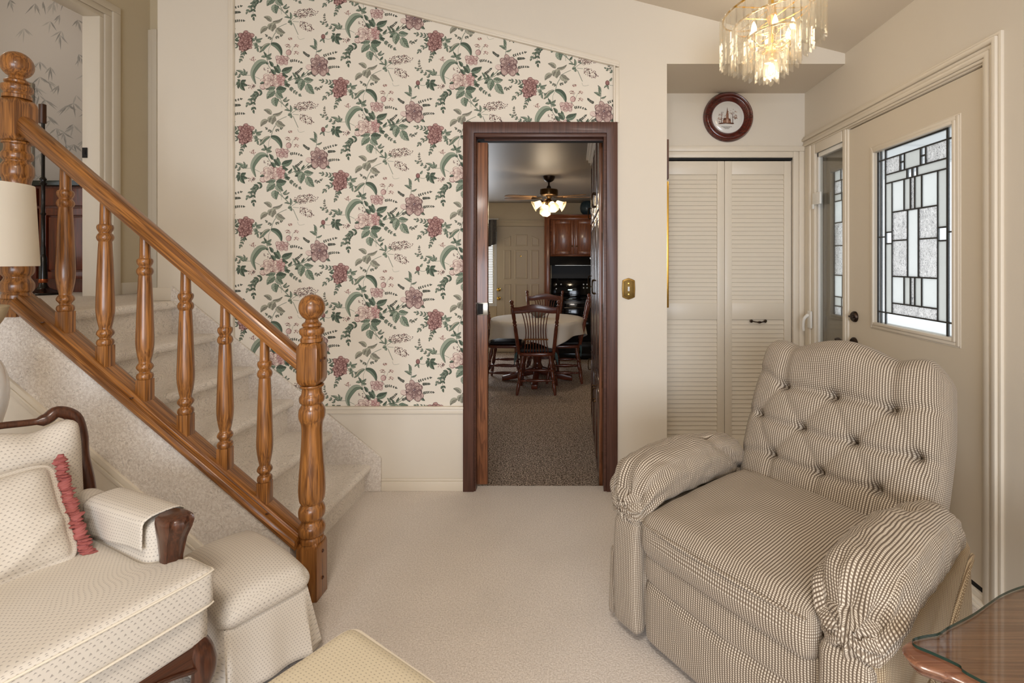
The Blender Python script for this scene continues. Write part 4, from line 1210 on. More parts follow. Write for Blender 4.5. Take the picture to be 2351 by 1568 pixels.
# ---------------------------------------------------------------- chandelier
hc = Vector((.905, 2.2, 0)); tilt = .046
t = T('chandelier', 'crystal prism chandelier with gilt rings and lit candle bulbs hanging from the sloped ceiling', 'chandelier', (hc.x, hc.y, roof(hc.x)))
m = MB(); zc = roof(hc.x)
m.lathe(sm([(.0, 0), (.03, -.004), (.055, -.012), (.062, -.03), (.062, -.045)], 3)[::-1], (hc.x, hc.y, zc+.012), 24); m.build('ceiling_canopy', M['gold'], t, smooth=40)
m = MB(); m.lathe([(.007, 0), (.007, zc-2.55)], (hc.x, hc.y, 2.53), 10); m.build('stem', M['gold'], t)
m = MB(); m.lathe(sm([(.0, 2.235), (.022, 2.24), (.030, 2.27), (.016, 2.30), (.012, 2.40), (.024, 2.44), (.014, 2.5), (.012, 2.54), (0, 2.55)], 3), (hc.x, hc.y, 0), 20); m.build('centre_column', M['gold'], t, smooth=50)
tiers = [(.222, 34, 2.262, .215, .047), (.172, 27, 2.225, .20, .036), (.118, 18, 2.180, .17, .02), (.066, 11, 2.150, .14, .01), (.028, 5, 2.128, .12, .0)]
pm = None
for ti, (r_, n, zb0, L, tl) in enumerate(tiers):
    m = MB()
    zr_ = zb0+L
    pts = [(hc.x+(r_-.008)*math.cos(2*PI*i/36), hc.y+(r_-.008)*math.sin(2*PI*i/36), zr_+tl*math.cos(2*PI*i/36)+.004) for i in range(36)]
    m.tube(pts, .0045, 6, closed=True)
    for i in range(4):
        a = PI/2*i+.4
        m.tube([(hc.x, hc.y, zr_+.0), (hc.x+(r_-.008)*math.cos(a), hc.y+(r_-.008)*math.sin(a), zr_+tl*math.cos(a)+.004)], .003, 6)
    m.build('ring', M['gold'], t)
    if ti not in (0,): pass
    w, d = .0150, .008
    sec = [(-w, d), (-w*.85, d*.2), (-w*.25, -d), (w*.25, -d), (w*.85, d*.2), (w, d)]
    q = MB(); vs = [(p[0], p[1], 0 if True else 0) for p in sec]+[(p[0], p[1], -L) for p in sec]
    vs = [(x_, y_, (z_ if z_ == 0 else z_+ (y_+d)*1.1)) for x_, y_, z_ in vs]
    k6 = len(sec)
    q.add(vs, [tuple(range(k6))[::-1], tuple(range(k6, 2*k6))]+[(i, (i+1) % k6, (i+1) % k6+k6, i+k6) for i in range(k6)])
    proto = q.build('prism', M['crystal'], t, world=False, bevel=.0008, seg=1, smooth=0)
    for i in range(n):
        a = 2*PI*(i+.5*(ti % 2))/n
        o = proto if i == 0 else proto.copy()
        if i: C.objects.link(o); o.parent = t
        o.location = (r_*math.cos(a), r_*math.sin(a), zr_+tl*math.cos(a)-zc)
        o.rotation_euler = (0, 0, a-PI/2+PI)
for i in range(6):
    a = 2*PI*i/6+.3; bx, by, bz = hc.x+.095*math.cos(a), hc.y+.095*math.sin(a), 2.345
    m = MB(); m.tube(spline([(hc.x, hc.y, 2.30), (hc.x+.05*math.cos(a), hc.y+.05*math.sin(a), 2.285), (bx, by, bz-.03)], 4), .0035, 6)
    m.lathe(sm([(.003, -.03), (.012, -.024), (.010, 0)], 2), (bx, by, bz), 12)
    ar = m.build('bulb_arm', M['gold'], t)
    m = MB(); m.lathe(sm([(.0075, 0), (.013, .018), (.012, .03), (.005, .05), (0, .058)], 3), (bx, by, bz), 12); m.build('bulb', M['bulb'], ar, world=False).location = -t.location
b5 = MB().lathe(sm([(0, -.03), (.014, -.018), (.014, 0), (.008, .016)], 3), (hc.x, hc.y, 2.205), 12).build('bulb', M['bulb'], t)
# ---------------------------------------------------------------- kitchen, one step down
KX0, KX1, KY, KC = -2.27, .98, 7.9, 2.275
S(MB().box((KX0, W+.05, KF-.1), (.42, NB+.72, KF)).box((KX0, NB+.72, KF-.1), (KX1, KY, KF)).build('floor_kitchen', M['kfloor'], smooth=0))
S(MB().box((-.574, 2.76, KF), (.18, 2.79, -.001)).build('trim_14', M['mah_x'], smooth=0))
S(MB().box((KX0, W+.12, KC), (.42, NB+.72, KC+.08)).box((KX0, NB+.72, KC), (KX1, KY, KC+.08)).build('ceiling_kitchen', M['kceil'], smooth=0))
WYX0, WYX1, WZa, WZb = -2.15, -1.335, .62, 1.75       # kitchen window
m = MB(); m.box((KX0, KY, KF), (WYX0, KY+.1, KC)); m.box((WYX1, KY, KF), (KX1, KY+.1, KC)); m.box((WYX0, KY, KF), (WYX1, KY+.1, WZa)); m.box((WYX0, KY, WZb), (WYX1, KY+.1, KC))
S(m.build('wall_kitchen_back', M['kwall'], smooth=0))
S(MB().box((KX0-.1, W+.12, KF), (KX0, KY, KC)).build('wall_kitchen_left', M['kwall'], smooth=0))
S(MB().box((KX1, NB+.72, KF), (KX1+.1, KY, KC)).build('wall_kitchen_right', M['kwall'], smooth=0))
m = MB(); m.box((KX0, KY-.012, KF), (-1.34, KY, KF+.1)); S(m.build('baseboard_kitchen', M['trim'], bevel=.003, smooth=30))
w = S(bpy.data.objects.new('window_2', None)); C.objects.link(w); w.location = ((WYX0+WYX1)/2, KY, WZa)
m = MB(); f = .05
m.box((WYX0-f, KY-.02, WZa-f), (WYX0, KY, WZb+f)); m.box((WYX1, KY-.02, WZa-f), (WYX1+f*.9, KY, WZb+f)); m.box((WYX0, KY-.02, WZb), (WYX1, KY, WZb+f)); m.box((WYX0, KY-.03, WZa-f), (WYX1, KY, WZa))
m.box((WYX0, KY+.02, WZa), (WYX0+.03, KY+.05, WZb)); m.box((WYX1-.03, KY+.02, WZa), (WYX1, KY+.05, WZb)); m.box((-1.76, KY+.02, WZa), (-1.73, KY+.05, WZb))
m.build('window_frame', M['white'], w, smooth=0)
MB().box((WYX0, KY+.03, WZa), (WYX1, KY+.036, WZb)).build('pane', M['pane'], w, smooth=0)
t = T('window_blind', 'white slatted blind over the kitchen window', 'blind', (-1.743, KY-.04, WZb))
m = MB(); n = 40
for i in range(n):
    zc = WZb-.03-(WZb-WZa-.04)*i/n
    m.box((-.40, -.012, -.001), (.40, .012, .001), 0, Matrix.Translation((-1.743, KY-.045, zc)) @ rotx(R(-35)))
m.build('slats', M['white'], t, smooth=0)
MB().box((WYX0, KY-.065, WZb-.03), (WYX1, KY-.022, WZb+.01)).build('head_rail', M['white'], t, smooth=0)
m = MB()
def val(u, v): return (-2.2+.92*u, KY-.085-.022*math.sin(u*70)-.01*v, 1.99-(.42+.02*math.sin(u*24))*v)
m.grid(val, 120, 8); o = m.build('window_valance', M['valance'], None, solid=.004); tag(o, 'dark patterned gathered valance above the kitchen window', 'valance')
o = MB().lathe([(.010, 0), (.010, .98)], (-2.235, KY-.062, 2.004), 10, roty(R(90))).build('curtain_rod', M['white']); tag(o, 'white curtain rod carrying the kitchen valance', 'curtain rod')

# back door of the kitchen
dx0, dx1, dz1 = -1.285, -.445, 1.884
d = S(bpy.data.objects.new('door_2', None)); C.objects.link(d); d.location = ((dx0+dx1)/2, KY, KF)
tag(d, 'cream moulded panel door with two brass knobs on the far kitchen wall', 'door')
m = MB(); m.box((dx0, KY-.03, KF+.01), (dx1, KY-.002, dz1)); m.build('slab', M['kdoor'], d, bevel=.002, smooth=30)
def panel(m, pts):
    cx_, cz_ = sum(p[0] for p in pts)/len(pts), sum(p[1] for p in pts)/len(pts)
    sc = lambda k: [(cx_+(p[0]-cx_)*k-(0), cz_+(p[1]-cz_)*k) for p in pts]
    o_, i_ = pts, [(p[0]+(cx_-p[0])/max(abs(cx_-p[0]), 1e-6)*.014, p[1]+(cz_-p[1])/max(abs(cz_-p[1]), 1e-6)*.014) for p in pts]
    n = len(pts)
    vs = [(p[0], KY-.0305, p[1]) for p in o_]+[(p[0], KY-.039, p[1]) for p in i_]
    i2 = [(p[0]+(cx_-p[0])/max(abs(cx_-p[0]), 1e-6)*.03, p[1]+(cz_-p[1])/max(abs(cz_-p[1]), 1e-6)*.03) for p in pts]
    vs += [(p[0], KY-.033, p[1]) for p in i2]
    m.add(vs, [(i, (i+1) % n, (i+1) % n+n, i+n) for i in range(n)]+[(i+n, (i+1) % n+n, (i+1) % n+2*n, i+2*n) for i in range(n)]+[tuple(range(2*n, 3*n))])
S7 = FPX/(KY-.03)
PX_ = lambda x: (x-CX)/S7
PZ_ = lambda y: EYE-(y-CY)/S7
m = MB(); zx = lambda x: PX_(1110+x/5.6); zy = lambda y: PZ_(380+y/5.6)
m_pan = [[(zx(258), zy(1040)), (zx(355), zy(1040)), (zx(355), zy(900)), (zx(258), zy(940))], [(zx(405), zy(1040)), (zx(568), zy(1040)), (zx(568), zy(885)), (zx(405), zy(885))], [(zx(610), zy(1040)), (zx(715), zy(1040)), (zx(715), zy(940)), (zx(610), zy(900))]]
for (a, b) in ((258, 355), (400, 568), (605, 715)):
    m_pan.append([(zx(a), zy(1460)), (zx(b), zy(1460)), (zx(b), zy(1085)), (zx(a), zy(1085))])
    m_pan.append([(zx(a), zy(2080)), (zx(b), zy(2080)), (zx(b), zy(1520)), (zx(a), zy(1520))])
for p in m_pan: panel(m, p)
m.build('panel_moulding', M['kdoor'], d, smooth=0)
m = MB()
m.box((dx0-.07, KY-.018, KF), (dx0-.006, KY, dz1+.006)); m.box((dx1+.006, KY-.018, KF), (dx1+.06, KY, dz1+.006)); m.box((dx0-.07, KY-.018, dz1+.006), (dx1+.06, KY, dz1+.08)); m.box((dx0-.09, KY-.024, dz1+.08), (dx1+.075, KY, dz1+.105))
m.build('casing', M['kwall'], d, bevel=.002, smooth=30)
for py in (665, 685):
    c = at(1145.5, py, KY-.03)
    MB().lathe([(.03, 0), (.03, .006), (.012, .012), (.012, .03), (.026, .04), (.027, .055), (.015, .065), (0, .067)], (c.x, KY-.03, c.z), 16, rotx(R(90))).build('knob', M['gold'], d, smooth=40)
c = at(1195.5, 588, KY-.03); MB().lathe([(.012, 0), (.012, .012), (0, .014)], (c.x, KY-.03, c.z), 10, rotx(R(90))).build('peephole', M['gold'], d, smooth=40)

# ---------------------------------------------------------------- range, hood, cupboard
SX0, SX1, SYf, SYb = -.392, .37, 7.22, 7.88
t = T('kitchen_range', 'black freestanding electric range with lit clock on the back panel', 'stove', ((SX0+SX1)/2, (SYf+SYb)/2, KF))
m = MB(); m.box((SX0, SYf+.03, KF+.1), (SX1, SYb, KF+.9)); m.box((SX0+.03, SYf+.07, KF), (SX1-.03, SYb, KF+.1)); m.build('body', M['black'], t, bevel=.004, smooth=30)
m = MB(); m.box((SX0-.005, SYf+.0, KF+.9), (SX1+.005, SYb, KF+.92)); m.build('cooktop', M['blackglass'], t, bevel=.004, smooth=30)
m = MB(); m.box((SX0+.01, SYf, KF+.30), (SX1-.01, SYf+.03, KF+.86)); dd = m.build('oven_door', M['blackglass'], t, bevel=.004, smooth=30)
m = MB(); m.tube([(SX0+.07, SYf-.0, KF+.80), (SX0+.07, SYf-.04, KF+.80), (SX1-.07, SYf-.04, KF+.80), (SX1-.07, SYf-.0, KF+.80)], .011, 8); m.build('handle', M['black'], dd)
m = MB(); m.box((SX0+.01, SYf, KF+.11), (SX1-.01, SYf+.03, KF+.285)); m.build('drawer', M['black'], t, bevel=.004, smooth=30)
m = MB(); m.prism([(SYb-.10, KF+.92), (SYb, KF+.92), (SYb, KF+1.22), (SYb-.05, KF+1.22)], SX0, SX1, 'yz'); bp_ = m.build('back_panel', M['blackglass'], t, bevel=.004, smooth=30)
def on_panel(px, py):
    c = at(px, py, SYb-.085); return c
m = MB(); c = at(1309, 665.5, SYb-.078); m.box((c.x-.034, c.y-.004, c.z-.008), (c.x+.034, c.y, c.z+.008)); m.build('clock_display', M['display'], bp_, smooth=0)
m = MB()
for px, py in ((1277, 653), (1288, 653), (1277, 663), (1340, 653), (1348, 653), (1340, 661), (1348, 661), (1300, 652), (1306, 652), (1312, 652), (1318, 652), (1301, 657), (1308, 657), (1315, 657)):
    c = at(px, py, SYb-.08); s_ = .004 if 1295 < px < 1325 else .012
    m.lathe([(s_, 0), (s_*.9, .012), (0, .013)], (c.x, c.y+.004, c.z), 10, rotx(R(90)))
m.build('control_knobs', M['steel'], bp_)
for i, (bx, by) in enumerate(((SX0+.2, SYf+.18), (SX1-.2, SYf+.18), (SX0+.2, SYb-.22), (SX1-.2, SYb-.22))):
    m = MB()
    for r_ in (.03, .055, .08): m.tube([(bx+r_*math.cos(a*PI/12), by+r_*math.sin(a*PI/12), KF+.927) for a in range(24)], .005, 6, closed=True)
    m.build('burner', M['gap'], t)
o = MB().box((SX0, KY-.012, KF+1.0), (SX1+.3, KY-.001, 1.25)).build('backsplash_panel', plain('grey_tile', (34, 34, 35), .5, var=.2, vs=20), None, smooth=0); tag(o, 'dark glossy backsplash panel behind the black stove', 'backsplash')
t = T('range_hood', 'black range hood under the oak cupboard', 'range hood', (0, 7.65, 1.25))
m = MB(); m.prism([(7.40, 1.25), (KY, 1.25), (KY, 1.385), (7.46, 1.385)], SX0, SX1, 'yz'); hd = m.build('hood_body', M['black'], t, bevel=.004, smooth=30)
m = MB(); m.box((SX1-.14, 7.424, 1.345), (SX1-.05, 7.435, 1.37)); m.build('control_label', M['steel'], hd, smooth=0)
m = MB(); m.box((SX0+.08, 7.5, 1.243), (SX1-.08, 7.8, 1.25)); m.build('filter', M['steel'], hd, smooth=0)
CYf = 7.56
t = T('wall_cupboard', 'oak wall cupboard with two raised panel doors above the range hood', 'cupboard', (0, 7.7, 1.40))
z0, z1 = 1.39, 2.005
m = MB(); m.box((SX0, CYf+.02, z0), (SX1+.02, KY, z1-.02)); cb = m.build('body', M['kit_x'], t, bevel=.002, smooth=30)
m = MB()
m.prism([(CYf+.0, z1-.03), (CYf+.0, z1-.01), (CYf-.03, z1+.03), (CYf-.04, z1+.03), (CYf-.04, z1+.045), (KY, z1+.045), (KY, z1-.03)], SX0-.02, SX1+.04, 'yz'); m.build('cornice', M['kit_x'], t, bevel=.002, smooth=30)
for (a, b, hx) in ((SX0+.03, -.012, -.045), (.0, SX1-.0, .028)):
    m = MB(); s_ = .055; q0, q1 = z0+.03, z1-.045
    m.box((a, CYf, q0), (a+s_, CYf+.02, q1)); m.box((b-s_, CYf, q0), (b, CYf+.02, q1)); m.box((a+s_, CYf, q0), (b-s_, CYf+.02, q0+s_)); m.box((a+s_, CYf, q1-s_), (b-s_, CYf+.02, q1))
    dr = m.build('door', M['kit_z'], t, bevel=.004, smooth=30)
    m = MB(); m.box((a+s_-.004, CYf+.004, q0+s_-.004), (b-s_+.004, CYf+.018, q1-s_+.004)); m.build('raised_panel', M['kit_z'], dr, bevel=.012, smooth=30)
    m = MB(); m.lathe([(.01, 0), (.006, .01), (.014, .02), (.012, .028), (0, .03)], (hx, CYf, q0+.13), 12, rotx(R(90))); m.build('knob', M['abrass'], dr, smooth=40)
m = MB(); m.box((SX0-.09, KY-.35, KF), (SX0-.008, KY, 2.03)); o = m.build('side_panel_board', M['kit_z'], None, bevel=.002, smooth=30); o.name = 'filler_panel'; tag(o, 'narrow vertical oak filler board between kitchen door and stove', 'panel')
c = at(1348, 485, 7.68)
t = T('flower_pot', 'round blue floral pot standing on top of the oak cupboard', 'pot', (c.x, 7.7, z1+.045))
m = MB(); m.lathe(sm([(.05, 0), (.10, .05), (.115, .12), (.10, .19), (.07, .225), (.08, .24)], 4), (c.x, 7.7, z1+.046), 24); m.build('pot', M['potblue'], t, smooth=60)

# ---------------------------------------------------------------- pantry along the right side
PXF = .145
t = T('pantry_cabinet', 'tall glossy dark brown pantry cabinet lining the kitchen side of the doorway', 'cabinet', (.27, 3.6, KF))
ya, yb_ = 2.875, 4.35
m = MB(); m.box((PXF+.018, ya, KF+.08), (.405, yb_, 2.2)); m.box((PXF+.05, ya, KF), (.405, yb_, KF+.08)); m.build('body', M['pantry'], t, smooth=0)
m = MB()
for d_, zz in ((.0, 2.2), (.02, 2.225), (.04, 2.25)): m.box((PXF-d_, ya, zz), (.405, yb_+.1, zz+.024))
m.build('crown_moulding', M['white'], t, bevel=.004, smooth=30)
for i, (y0_, y1_) in enumerate(((ya+.03, 3.36), (3.37, 3.86), (3.87, yb_-.01))):
    for j, (z0_, z1_) in enumerate(((KF+.1, .50), (.52, 1.62), (1.64, 2.18))):
        m = MB(); s_ = .05
        m.box((PXF, y0_, z0_), (PXF+.016, y0_+s_, z1_)); m.box((PXF, y1_-s_, z0_), (PXF+.016, y1_, z1_)); m.box((PXF, y0_+s_, z0_), (PXF+.016, y1_-s_, z0_+s_)); m.box((PXF, y0_+s_, z1_-s_), (PXF+.016, y1_-s_, z1_)); m.box((PXF+.006, y0_+s_, z0_+s_), (PXF+.014, y1_-s_, z1_-s_))
        dr = m.build('door', M['pantry'], t, bevel=.003, smooth=30)
        hz_ = {0: z1_-.12, 1: 1.13, 2: z0_+.1}[j]; hy = y1_-.03 if i != 1 else y0_+.03
        m = MB(); m.tube(spline([(PXF, hy, hz_-.045), (PXF-.022, hy, hz_-.04), (PXF-.022, hy, hz_+.04), (PXF, hy, hz_+.045)], 4), .005, 6); m.build('handle', M['abrass'], dr)
m = MB(); m.box((PXF-.0, ya-.018, KF+.0), (PXF+.022, ya+.02, 2.2)); fs_ = m.build('face_stile', M['pocket'], t, bevel=.002, smooth=30)
for py in (330, 475, 543, 707, 882, 1045):
    c = at(1384, py, ya-.018); m = MB(); m.lathe([(.0045, -.022), (.0045, .022)], (c.x-.002, ya-.022, c.z), 8); m.box((c.x-.002, ya-.0205, c.z-.02), (c.x+.006, ya-.018, c.z+.02)); m.build('hinge', M['abrass'], t)

# ---------------------------------------------------------------- ceiling fan
fc = Vector((-.297, 5.43, KC))
t = T('ceiling_fan', 'bronze ceiling fan with wooden blades and lit bell shades over the dining table', 'ceiling fan', fc)
def fz(y): return EYE-(y-CY)*5.43/FPX
m = MB(); m.lathe(sm([(.015, fz(419)), (.05, fz(415)), (.068, fz(408)), (.070, fz(404)), (.066, KC)], 3), (fc.x, fc.y, 0), 24); m.build('canopy', M['bronze'], t, smooth=50)
m = MB(); m.lathe([(.011, fz(436)), (.011, fz(418))], (fc.x, fc.y, 0), 12); m.lathe(sm([(.02, fz(436)), (.026, fz(431)), (.014, fz(426))], 3), (fc.x, fc.y, 0), 14); m.build('downrod', M['bronze'], t)
m = MB(); m.lathe(sm([(.05, fz(451)), (.095, fz(449)), (.104, fz(447)), (.104, fz(438)), (.095, fz(435)), (.03, fz(434))], 3), (fc.x, fc.y, 0), 32); mo = m.build('motor', M['abrass'], t, smooth=40)
m = MB(); m.lathe(sm([(.0, fz(477)), (.018, fz(475)), (.024, fz(470)), (.036, fz(467)), (.038, fz(460)), (.022, fz(457)), (.034, fz(452)), (.036, fz(450))], 3), (fc.x, fc.y, 0), 24); m.build('light_fitter', M['abrass'], t, smooth=40)
for i, a in enumerate([R(172), R(205), R(-12), R(-38), R(95)]):
    m = MB(); mt_ = Matrix.Translation((fc.x, fc.y, fz(453))) @ rotz(a) @ roty(R(1.5))
    bl_ = [(.16, -.042), (.30, -.052), (.43, -.056), (.49, -.048), (.515, -.02), (.515, .02), (.49, .048), (.43, .056), (.30, .052), (.16, .042)]
    mp = rotx(R(5))
    vs = [mt_ @ mp @ Vector((x_, y_, z_)) for z_ in (-.003, .003) for x_, y_ in bl_]; n = len(bl_)
    m.add(vs, [tuple(range(n))[::-1], tuple(range(n, 2*n))]+[(k_, (k_+1) % n, (k_+1) % n+n, k_+n) for k_ in range(n)])
    b_ = m.build('blade', wood('fan_blade', (132, 96, 60), (178, 140, 98), 'x', .4, .2), t, smooth=30)
    m = MB(); m.box((.085, -.014, -.010), (.20, .014, -.003), 0, mt_ @ mp); m.build('blade_bracket', M['abrass'], b_, world=False).location = -t.location
for i, (a, el) in enumerate(((R(188), R(48)), (R(-8), R(48)), (R(-70), R(58)), (R(-100), R(72)), (R(110), R(48)))):
    d_ = Vector((math.cos(a)*math.sin(el+.5), math.sin(a)*math.sin(el+.5), -math.cos(el+.2))).normalized()
    p0 = Vector((fc.x, fc.y, fz(464)))+Vector((math.cos(a), math.sin(a), 0))*.075
    if i == 3: d_ = Vector((-.12, -.62, -.78)).normalized(); p0 = Vector((fc.x-.02, fc.y-.08, fz(474)))
    if i == 2: d_ = Vector((.25, -.75, -.6)).normalized(); p0 = Vector((fc.x+.035, fc.y-.08, fz(467)))
    mt_ = toward(d_)
    m = MB(); m.tube([Vector((fc.x, fc.y, fz(464))), p0+d_*.0], .007, 6); m.lathe([(.016, -.01), (.02, .0), (.02, .015)], p0, 12, mt_); ar = m.build('lamp_arm', M['abrass'], t)
    m = MB(); pr = sm([(.022, .01), (.030, .02), (.034, .05), (.043, .085), (.062, .112)], 4)
    m.lathe(pr, p0, 24, mt_, rfun=lambda a_, s_: 1+.05*s_*math.cos(8*a_)); m.build('bell_shade', M['fanshade'], ar, world=False, solid=.002).location = -t.location
    m = MB(); m.lathe(sm([(.010, .02), (.022, .045), (.027, .07), (.018, .092), (0, .098)], 4), p0, 16, mt_); m.build('bulb', M['fanbulb'], ar, world=False).location = -t.location

# ---------------------------------------------------------------- table and chairs
tc = Vector((-.475, 6.02, KF)); TH = .785
t = T('dining_table', 'round pedestal dining table hidden under a white cloth in the kitchen', 'table', tc)
m = MB(); m.lathe([(.0, TH-.045), (.54, TH-.045), (.565, TH-.035), (.565, TH-.008), (.55, TH-.002), (0, TH-.002)], (tc.x, tc.y, KF), 48); m.build('tabletop', M['cherry_x'], t, smooth=40)
m = MB(); m.lathe(sm([(.07, .10), (.075, .16), (.06, .20), (.05, .24), (.068, .32), (.075, .40), (.055, .48), (.05, .53), (.09, .62), (.12, .68), (.13, TH-.045)], 3), (tc.x, tc.y, KF), 24); m.build('pedestal', M['cherry_z'], t, smooth=50)
for i in range(4):
    a = PI/2*i; m = MB()
    pts = spline([(.04, 0, .13), (.16, 0, .10), (.28, 0, .065), (.36, 0, .045), (.44, 0, .03)], 5); n = len(pts)
    vs = []
    for q, p in enumerate(pts):
        w_ = .036; hh = .05-.022*q/(n-1)
        for sy, sz in ((-1, -1), (1, -1), (1, 1), (-1, 1)): vs.append(Vector((tc.x, tc.y, KF))+(rotz(a) @ Vector((p.x, sy*w_, max(0, p.z+sz*hh)))))
    fs = [(0, 1, 2, 3), tuple((n-1)*4+k_ for k_ in (3, 2, 1, 0))]+[(q*4+k_, (q+1)*4+k_, (q+1)*4+(k_+1) % 4, q*4+(k_+1) % 4) for q in range(n-1) for k_ in range(4)]
    m.add(vs, [f_[::-1] for f_ in fs]); m.build('foot', M['cherry_x'], t, bevel=.008, smooth=40)
m = MB()
def clothf(u, v):
    a = 2*PI*u; rt = .575
    if v < .4:
        r_ = rt*v/.4; return (tc.x+r_*math.cos(a), tc.y+r_*math.sin(a), KF+TH+.003)
    s_ = (v-.4)/.6; sq = 1/max(abs(math.cos(a+.45)), abs(math.sin(a+.45))); dr = .17+.29*(sq-1)
    fold = math.sin(a*11+.7*math.sin(3*a))*.022*s_+.012*s_*math.sin(a*5+1)
    r_ = rt+.012*min(1, s_*6)+fold+.015*s_
    return (tc.x+r_*math.cos(a), tc.y+r_*math.sin(a), KF+TH+.003-dr*s_-(.004 if s_ > 0 else 0))
m.grid(clothf, 144, 22); o = m.build('tablecloth', M['cloth'], None, smooth=60, weld=True, solid=.002); tag(o, 'white linen cloth draped over the round kitchen table', 'tablecloth')
o = MB().lathe(sm([(.03, 0), (.05, .008), (.10, .05), (.115, .075)], 4), (tc.x+.01, tc.y+.05, KF+TH+.005), 28).build('bowl', plain('grey_pottery', (128, 122, 116), .4), None, solid=.004, smooth=60); tag(o, 'small grey bowl standing in the middle of the dining table', 'bowl')

def dining_chair(loc, rz, label):
    """pressed-back chair; front is -y, back is +y"""
    t = T('dining_chair', label, 'chair', loc, rz, 'spindle back dining chairs')
    W_ = dict(world=False)
    m = MB()
    out = [(-.205, -.21), (-.10, -.235), (.10, -.235), (.205, -.21), (.225, -.05), (.205, .14), (.15, .20), (0, .215), (-.15, .20), (-.205, .14), (-.225, -.05)]
    out = [(p.x, p.y) for p in spline([(a, b, 0) for a, b in out], 4, True)]
    m.prism(out, .435, .47, 'xy'); m.build('seat', M['cherry_x'], t, bevel=.008, smooth=40, **W_)
    m = MB(); m.soft((.185, .185, .02), (12, 12, 4), .018, lambda q, p: Vector((q.x, q.y-.01, q.z+.49))); cu = m.build('cushion', M['seatpad'], t, **W_)
    for sx in (-1, 1):
        m = MB()
        for k_ in range(3): m.tube(spline([(sx*.18, .17, .485), (sx*(.215+.01*k_), .19+.01*k_, .46), (sx*(.22+.012*k_), .2, .40-.03*k_)], 3), .005, 5, flat=1.0)
        m.build('tie', plain('teal_tie', (70, 96, 96), .8), cu, **W_)
    pr = [(.013, 0), (.017, .03), (.021, .10), (.017, .13), (.022, .145), (.014, .16), (.021, .18), (.024, .22), (.017, .26), (.022, .275), (.015, .29), (.021, .33), (.023, .37), (.017, .42), (.016, .45)]
    for sx in (-1, 1):
        for sy in (-1, 1):
            top = Vector((sx*.15, sy*.145, .44)); bot = Vector((sx*.215, sy*.215, 0)); d_ = (top-bot); L = d_.length
            m = MB(); m.lathe([(a, h*L/.45) for a, h in sm(pr, 2)], bot, 12, toward(d_)); m.build('leg', M['cherry_z'], t, smooth=50, **W_)
    def turned(a, b, name, n_=1):
        a, b = Vector(a), Vector(b); d_ = b-a; L = d_.length
        m = MB(); m.lathe([(r_, h*L) for r_, h in sm([(.009, 0), (.010, .08), (.015, .16), (.010, .20), (.014, .24), (.017, .36), (.019, .5), (.017, .64), (.014, .76), (.010, .80), (.015, .84), (.010, .92), (.009, 1)], 2)], a, 10, toward(d_)); m.build(name, M['cherry_x'], t, smooth=50, **W_)
    lerp = lambda sx, sy, h: (sx*(.215-.065*h/.44), sy*(.215-.07*h/.44), h)
    turned(lerp(-1, -1, .19), lerp(1, -1, .19), 'stretcher')
    for sx in (-1, 1): turned(lerp(sx, -1, .13), lerp(sx, 1, .13), 'stretcher'); turned(lerp(sx, -1, .22), lerp(sx, 1, .22), 'stretcher')
    turned(lerp(-1, 1, .16), lerp(1, 1, .16), 'stretcher')
    pp_ = [(.018, 0), (.020, .03), (.021, .10), (.021, .30), (.017, .33), (.024, .345), (.016, .36), (.024, .38), (.017, .40), (.021, .42), (.022, .54), (.015, .56), (.022, .575), (.014, .585), (.017, .60), (.023, .615), (.020, .632), (.008, .64), (0, .642)]
    for sx in (-1, 1):
        a, b = Vector((sx*.195, .185, .46)), Vector((sx*.262, .32, 1.075)); d_ = b-a; L = d_.length
        m = MB(); m.lathe([(r_, h*L/.642) for r_, h in pp_], a, 14, toward(d_)); m.build('back_post', M['cherry_z'], t, smooth=50, **W_)
    # serpentine crest
    m = MB(); n = 20; vs = []
    for i in range(n+1):
        s_ = -1+2*i/n; x_ = s_*.252; bow = .028*(1-s_*s_)
        zt = .985+.045*math.cos(s_*PI)*.5+.045*.5+.012*abs(s_)**3; zb2 = zt-.085+.018*(1-math.cos(s_*PI*1.0))*.5
        for (yy, zz) in ((-.011, zb2), (.011, zb2), (.011, zt), (-.011, zt)): vs.append((x_, .297+bow+yy, zz))
    m.add(vs, [(3, 2, 1, 0), tuple(n*4+k_ for k_ in range(4))]+[(i*4+k_, i*4+(k_+1) % 4, (i+1)*4+(k_+1) % 4, (i+1)*4+k_) for i in range(n) for k_ in range(4)])
    m.build('crest_rail', M['cherry_x'], t, bevel=.004, smooth=40, **W_)
    for i in range(9):
        s_ = (i-4)/4; m = MB(); bow = .024*(1-(.65*s_)**2)
        m.tube(spline([(s_*.135, .195, .465), (s_*.118, .225, .60), (s_*.11, .255, .74), (s_*.135, .297+bow*.7, .90), (s_*.165, .297+bow, .955)], 4), .0055, 8); m.build('spindle', M['cherry_z'], t, **W_)
    m = MB(); m.tube(spline([(-.135, .222, .625), (-.07, .232, .63), (0, .236, .631), (.07, .232, .63), (.135, .222, .625)], 4), .009, 8); m.build('cross_bar', M['oak_x'], t, **W_)
    return t
ch = dining_chair((-.432, 5.44, KF), 0, 'x')
ch.rotation_euler.z = PI*0
ch['label'] = 'dark wood spindle chair seen from behind at the near side of the dining table'
ch.location = (-.435, 5.555, KF); ch.rotation_euler.z = PI
dup(ch, (-.44, 6.66, KF), 0, 'oak crested chair facing the camera behind the white tablecloth')
dup(ch, (-.88, 6.06, KF), R(90), 'side-on spindle chair at the window side of the dining table')
dup(ch, (-.13, 6.06, KF), R(-90), 'side-on spindle chair between dining table and stove')
